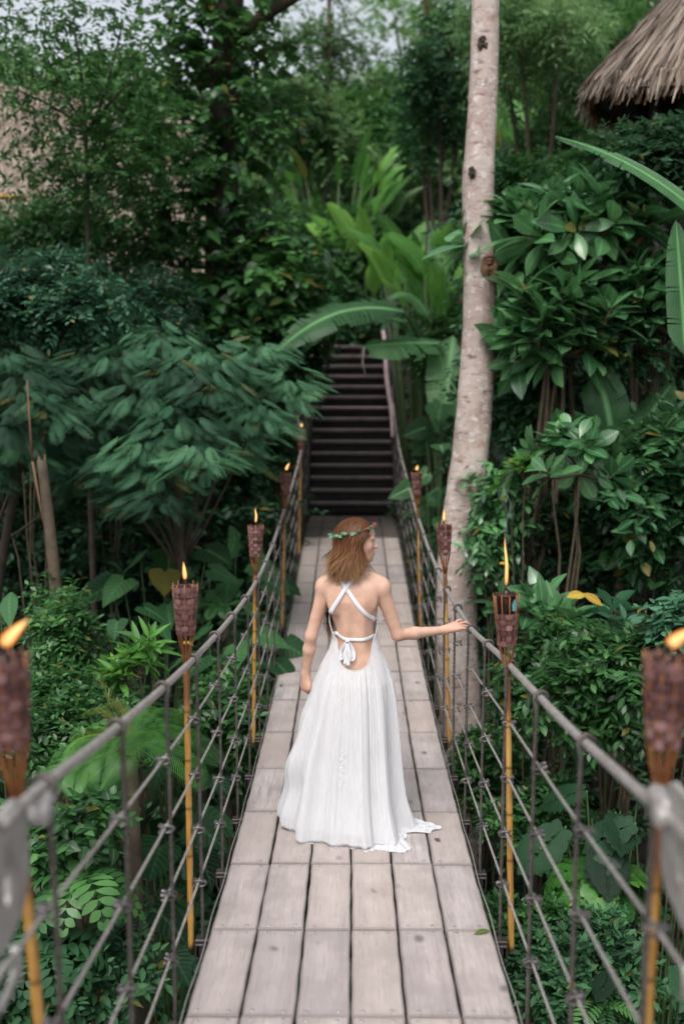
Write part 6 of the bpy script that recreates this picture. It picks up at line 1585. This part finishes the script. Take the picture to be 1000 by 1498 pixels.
# single yellow and orange dead leaves resting on the plants
dl = [(851, 868, 6.9, .16, 'large yellow dead leaf lying on the umbrella-leaved shrub'), (890, 676, 7.9, .07, 'small orange dead leaf at the right, under the round-leaved shrub'), (273, 938, 7.6, .06, 'small yellow leaf in the gap left of the first left torch'), (735, 822, 7.9, .06, 'tiny yellow leaf right of the pale trunk base'), (498, 1172, 0, 0, '')]
for px, py, Y_, s_, lab in dl[:4]:
    a = Acc(); c_ = P(px, py, Y_); scatter(a, T_ELL, np.array([c_, c_ + [.02, 0, -.01]]), np.array([[.7, -.3, -.3], [-.6, -.4, .1]]), np.array([[0, -.8, 1.0], [.2, -.8, 1.0]]), s_, [.5, .8]); tag(a.build('dead_leaf', LM['goldleaf'], None, origin=c_), lab, 'leaf')
for px, py, mt, ax, s_, lab in ((716, 1363, 'yellow', (-.8, -.3, .12), .075, 'yellow-green leaf lying on the right edge of the deck by the torch foot'), (635, 1228, 'bark', (.5, -.8, .3), .05, 'small dark dry leaf on the deck beside the train of the dress')):
    t_ = 2.2
    Yv = 5.0
    for _ in range(30): Yv = Yv * deck(Yv) / P(px, py, Yv)[2]
    c_ = P(px, py, Yv) + [0, 0, .006]; a = Acc(); scatter(a, T_ELL, np.array([c_]), np.array([ax]), np.array([[0, 0, 1.0]]), s_, .5)
    tag(a.build('fallen_leaf', LM['yellow'] if mt == 'yellow' else M['bark_brown'], None, origin=c_), lab, 'leaf')

# ------------------------------------------------------------------ uncountable cover
def cover(name, label, xr, yr, n, T, ls, m, seed, hz=(.0, .5), nl=6, lvb=.4, cond=None):
    r = np.random.default_rng(seed); x = r.uniform(*xr, n); y = r.uniform(*yr, n)
    if cond is not None: k = cond(x, y); x, y = x[k], y[k]
    z = g(x, y) + r.uniform(*hz, len(x)); cen = np.stack([x, y, z], 1); a = Acc(); N = len(x)
    v = rdir(r, N, .7); side = nrm(np.cross(v, [0, 0, 1.0] + .3 * r.normal(size=(N, 3)))); PS, AX, NN, SZ, LVV = [], [], [], [], []
    bl = np.clip(lvb + .25 * np.sin(x * 1.7) * np.cos(y * 1.3) + r.normal(0, .15, N), 0, 1)
    for q in range(nl):
        t = (q + .5) / nl; sg = 1 if q % 2 else -1
        PS.append(cen + v * ls * nl * .32 * t); AX.append(v * .4 + side * sg * .9 + .15 * r.normal(size=(N, 3))); NN.append(np.array([0, 0, 1.0]) + .4 * r.normal(size=(N, 3)) + [0, -.4, 0]); SZ.append(ls * r.uniform(.6, 1.3, N)); LVV.append(np.clip(bl + r.normal(0, .12, N), 0, 1))
    scatter(a, T, np.concatenate(PS), np.concatenate(AX), np.concatenate(NN), np.concatenate(SZ), np.concatenate(LVV))
    o_ = a.build(name, LM[m]); return tag(o_, label, 'undergrowth', kind='stuff')
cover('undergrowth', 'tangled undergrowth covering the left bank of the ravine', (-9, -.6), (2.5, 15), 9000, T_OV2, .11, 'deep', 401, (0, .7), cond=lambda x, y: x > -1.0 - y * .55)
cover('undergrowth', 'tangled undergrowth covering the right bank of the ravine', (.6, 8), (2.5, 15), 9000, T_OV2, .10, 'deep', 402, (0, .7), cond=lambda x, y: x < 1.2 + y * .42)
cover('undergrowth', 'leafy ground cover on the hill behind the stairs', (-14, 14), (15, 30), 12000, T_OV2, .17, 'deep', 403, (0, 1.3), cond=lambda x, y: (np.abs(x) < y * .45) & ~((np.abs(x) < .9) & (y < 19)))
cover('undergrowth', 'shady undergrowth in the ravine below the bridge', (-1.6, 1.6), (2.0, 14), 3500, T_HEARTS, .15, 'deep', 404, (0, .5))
cover('distant_forest', 'distant hillside forest closing the view', (-30, 30), (30, 62), 15000, T_OV2, .42, 'far', 405, (0, 3.5), nl=6, lvb=.35, cond=lambda x, y: np.abs(x) < y * .48)
# tall dark thicket walls behind the named plants (left and right mid distance)
def thicket(name, label, pts, R, n, T, ls, m, seed, **kw):
    r = np.random.default_rng(seed); a = Acc(); spray(a, None, r, np.array(pts), R, n, 7, T, ls, **kw); return tag(a.build(name, LM[m]), label, 'thicket', kind='stuff')
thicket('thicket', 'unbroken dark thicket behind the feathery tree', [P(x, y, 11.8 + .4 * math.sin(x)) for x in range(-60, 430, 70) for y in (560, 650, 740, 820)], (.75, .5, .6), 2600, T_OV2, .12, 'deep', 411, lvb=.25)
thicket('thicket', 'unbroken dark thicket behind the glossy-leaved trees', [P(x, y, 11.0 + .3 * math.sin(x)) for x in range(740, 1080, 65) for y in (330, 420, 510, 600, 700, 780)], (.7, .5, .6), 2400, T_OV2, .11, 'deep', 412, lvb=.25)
thicket('thicket', 'dense far foliage across the top right, beyond the hut', [P(x, y, 23) for x in range(690, 1120, 75) for y in (-20, 60, 140, 220, 300)], (1.5, 1.0, 1.2), 3600, T_OV2, .17, 'far', 413, lvb=.55)
thicket('thicket', 'far foliage on the slope in the centre, between the tree crowns', [P(x, y, 26) for x in range(400, 720, 60) for y in (170, 230, 310, 380)], (1.4, 1.0, .9), 2200, T_OV2, .19, 'far', 414, lvb=.6)
thicket('thicket', 'foliage at the foot of the left hut', [P(x, y, 13.6) for x in range(-60, 300, 60) for y in (400, 470)], (.7, .5, .5), 1100, T_OV2, .12, 'deep', 415, lvb=.4)

# ------------------------------------------------------------------ light
w = bpy.data.worlds.new('World'); S.world = w; w.use_nodes = True; nt = w.node_tree
bg = nt.nodes['Background']; sky = nt.nodes.new('ShaderNodeTexSky'); sky.sky_type = 'NISHITA'; sky.sun_disc = False
SE, SR_ = math.radians(58), math.radians(200)
sky.sun_elevation = SE; sky.sun_rotation = SR_; sky.air_density = 1.2; sky.dust_density = 4.0; sky.ozone_density = 1.0
hs = nt.nodes.new('ShaderNodeHueSaturation'); hs.inputs['Saturation'].default_value = .30; hs.inputs['Value'].default_value = 1.5; nt.links.new(sky.outputs[0], hs.inputs['Color'])
nt.links.new(hs.outputs[0], bg.inputs['Color']); bg.inputs['Strength'].default_value = .15
sl = bpy.data.lights.new('sun', 'SUN'); sl.energy = 1.3; sl.angle = math.radians(18); sl.color = (1, .96, .90)
so_ = bpy.data.objects.new('sun', sl); C.objects.link(so_)
# sky sun_rotation is measured clockwise from +Y
sd_ = Vector((math.sin(SR_) * math.cos(SE), math.cos(SR_) * math.cos(SE), math.sin(SE)))
so_.rotation_euler = sd_.to_track_quat('Z', 'Y').to_euler(); so_.location = (0, 0, 20)
S.view_settings.view_transform = 'Standard'; S.view_settings.look = 'None'; S.view_settings.exposure = 0
S.cycles.use_denoising = True
S.cycles.max_bounces = 6; S.cycles.transparent_max_bounces = 12; S.cycles.sample_clamp_indirect = 6
S.render.resolution_x = 683; S.render.resolution_y = 1024
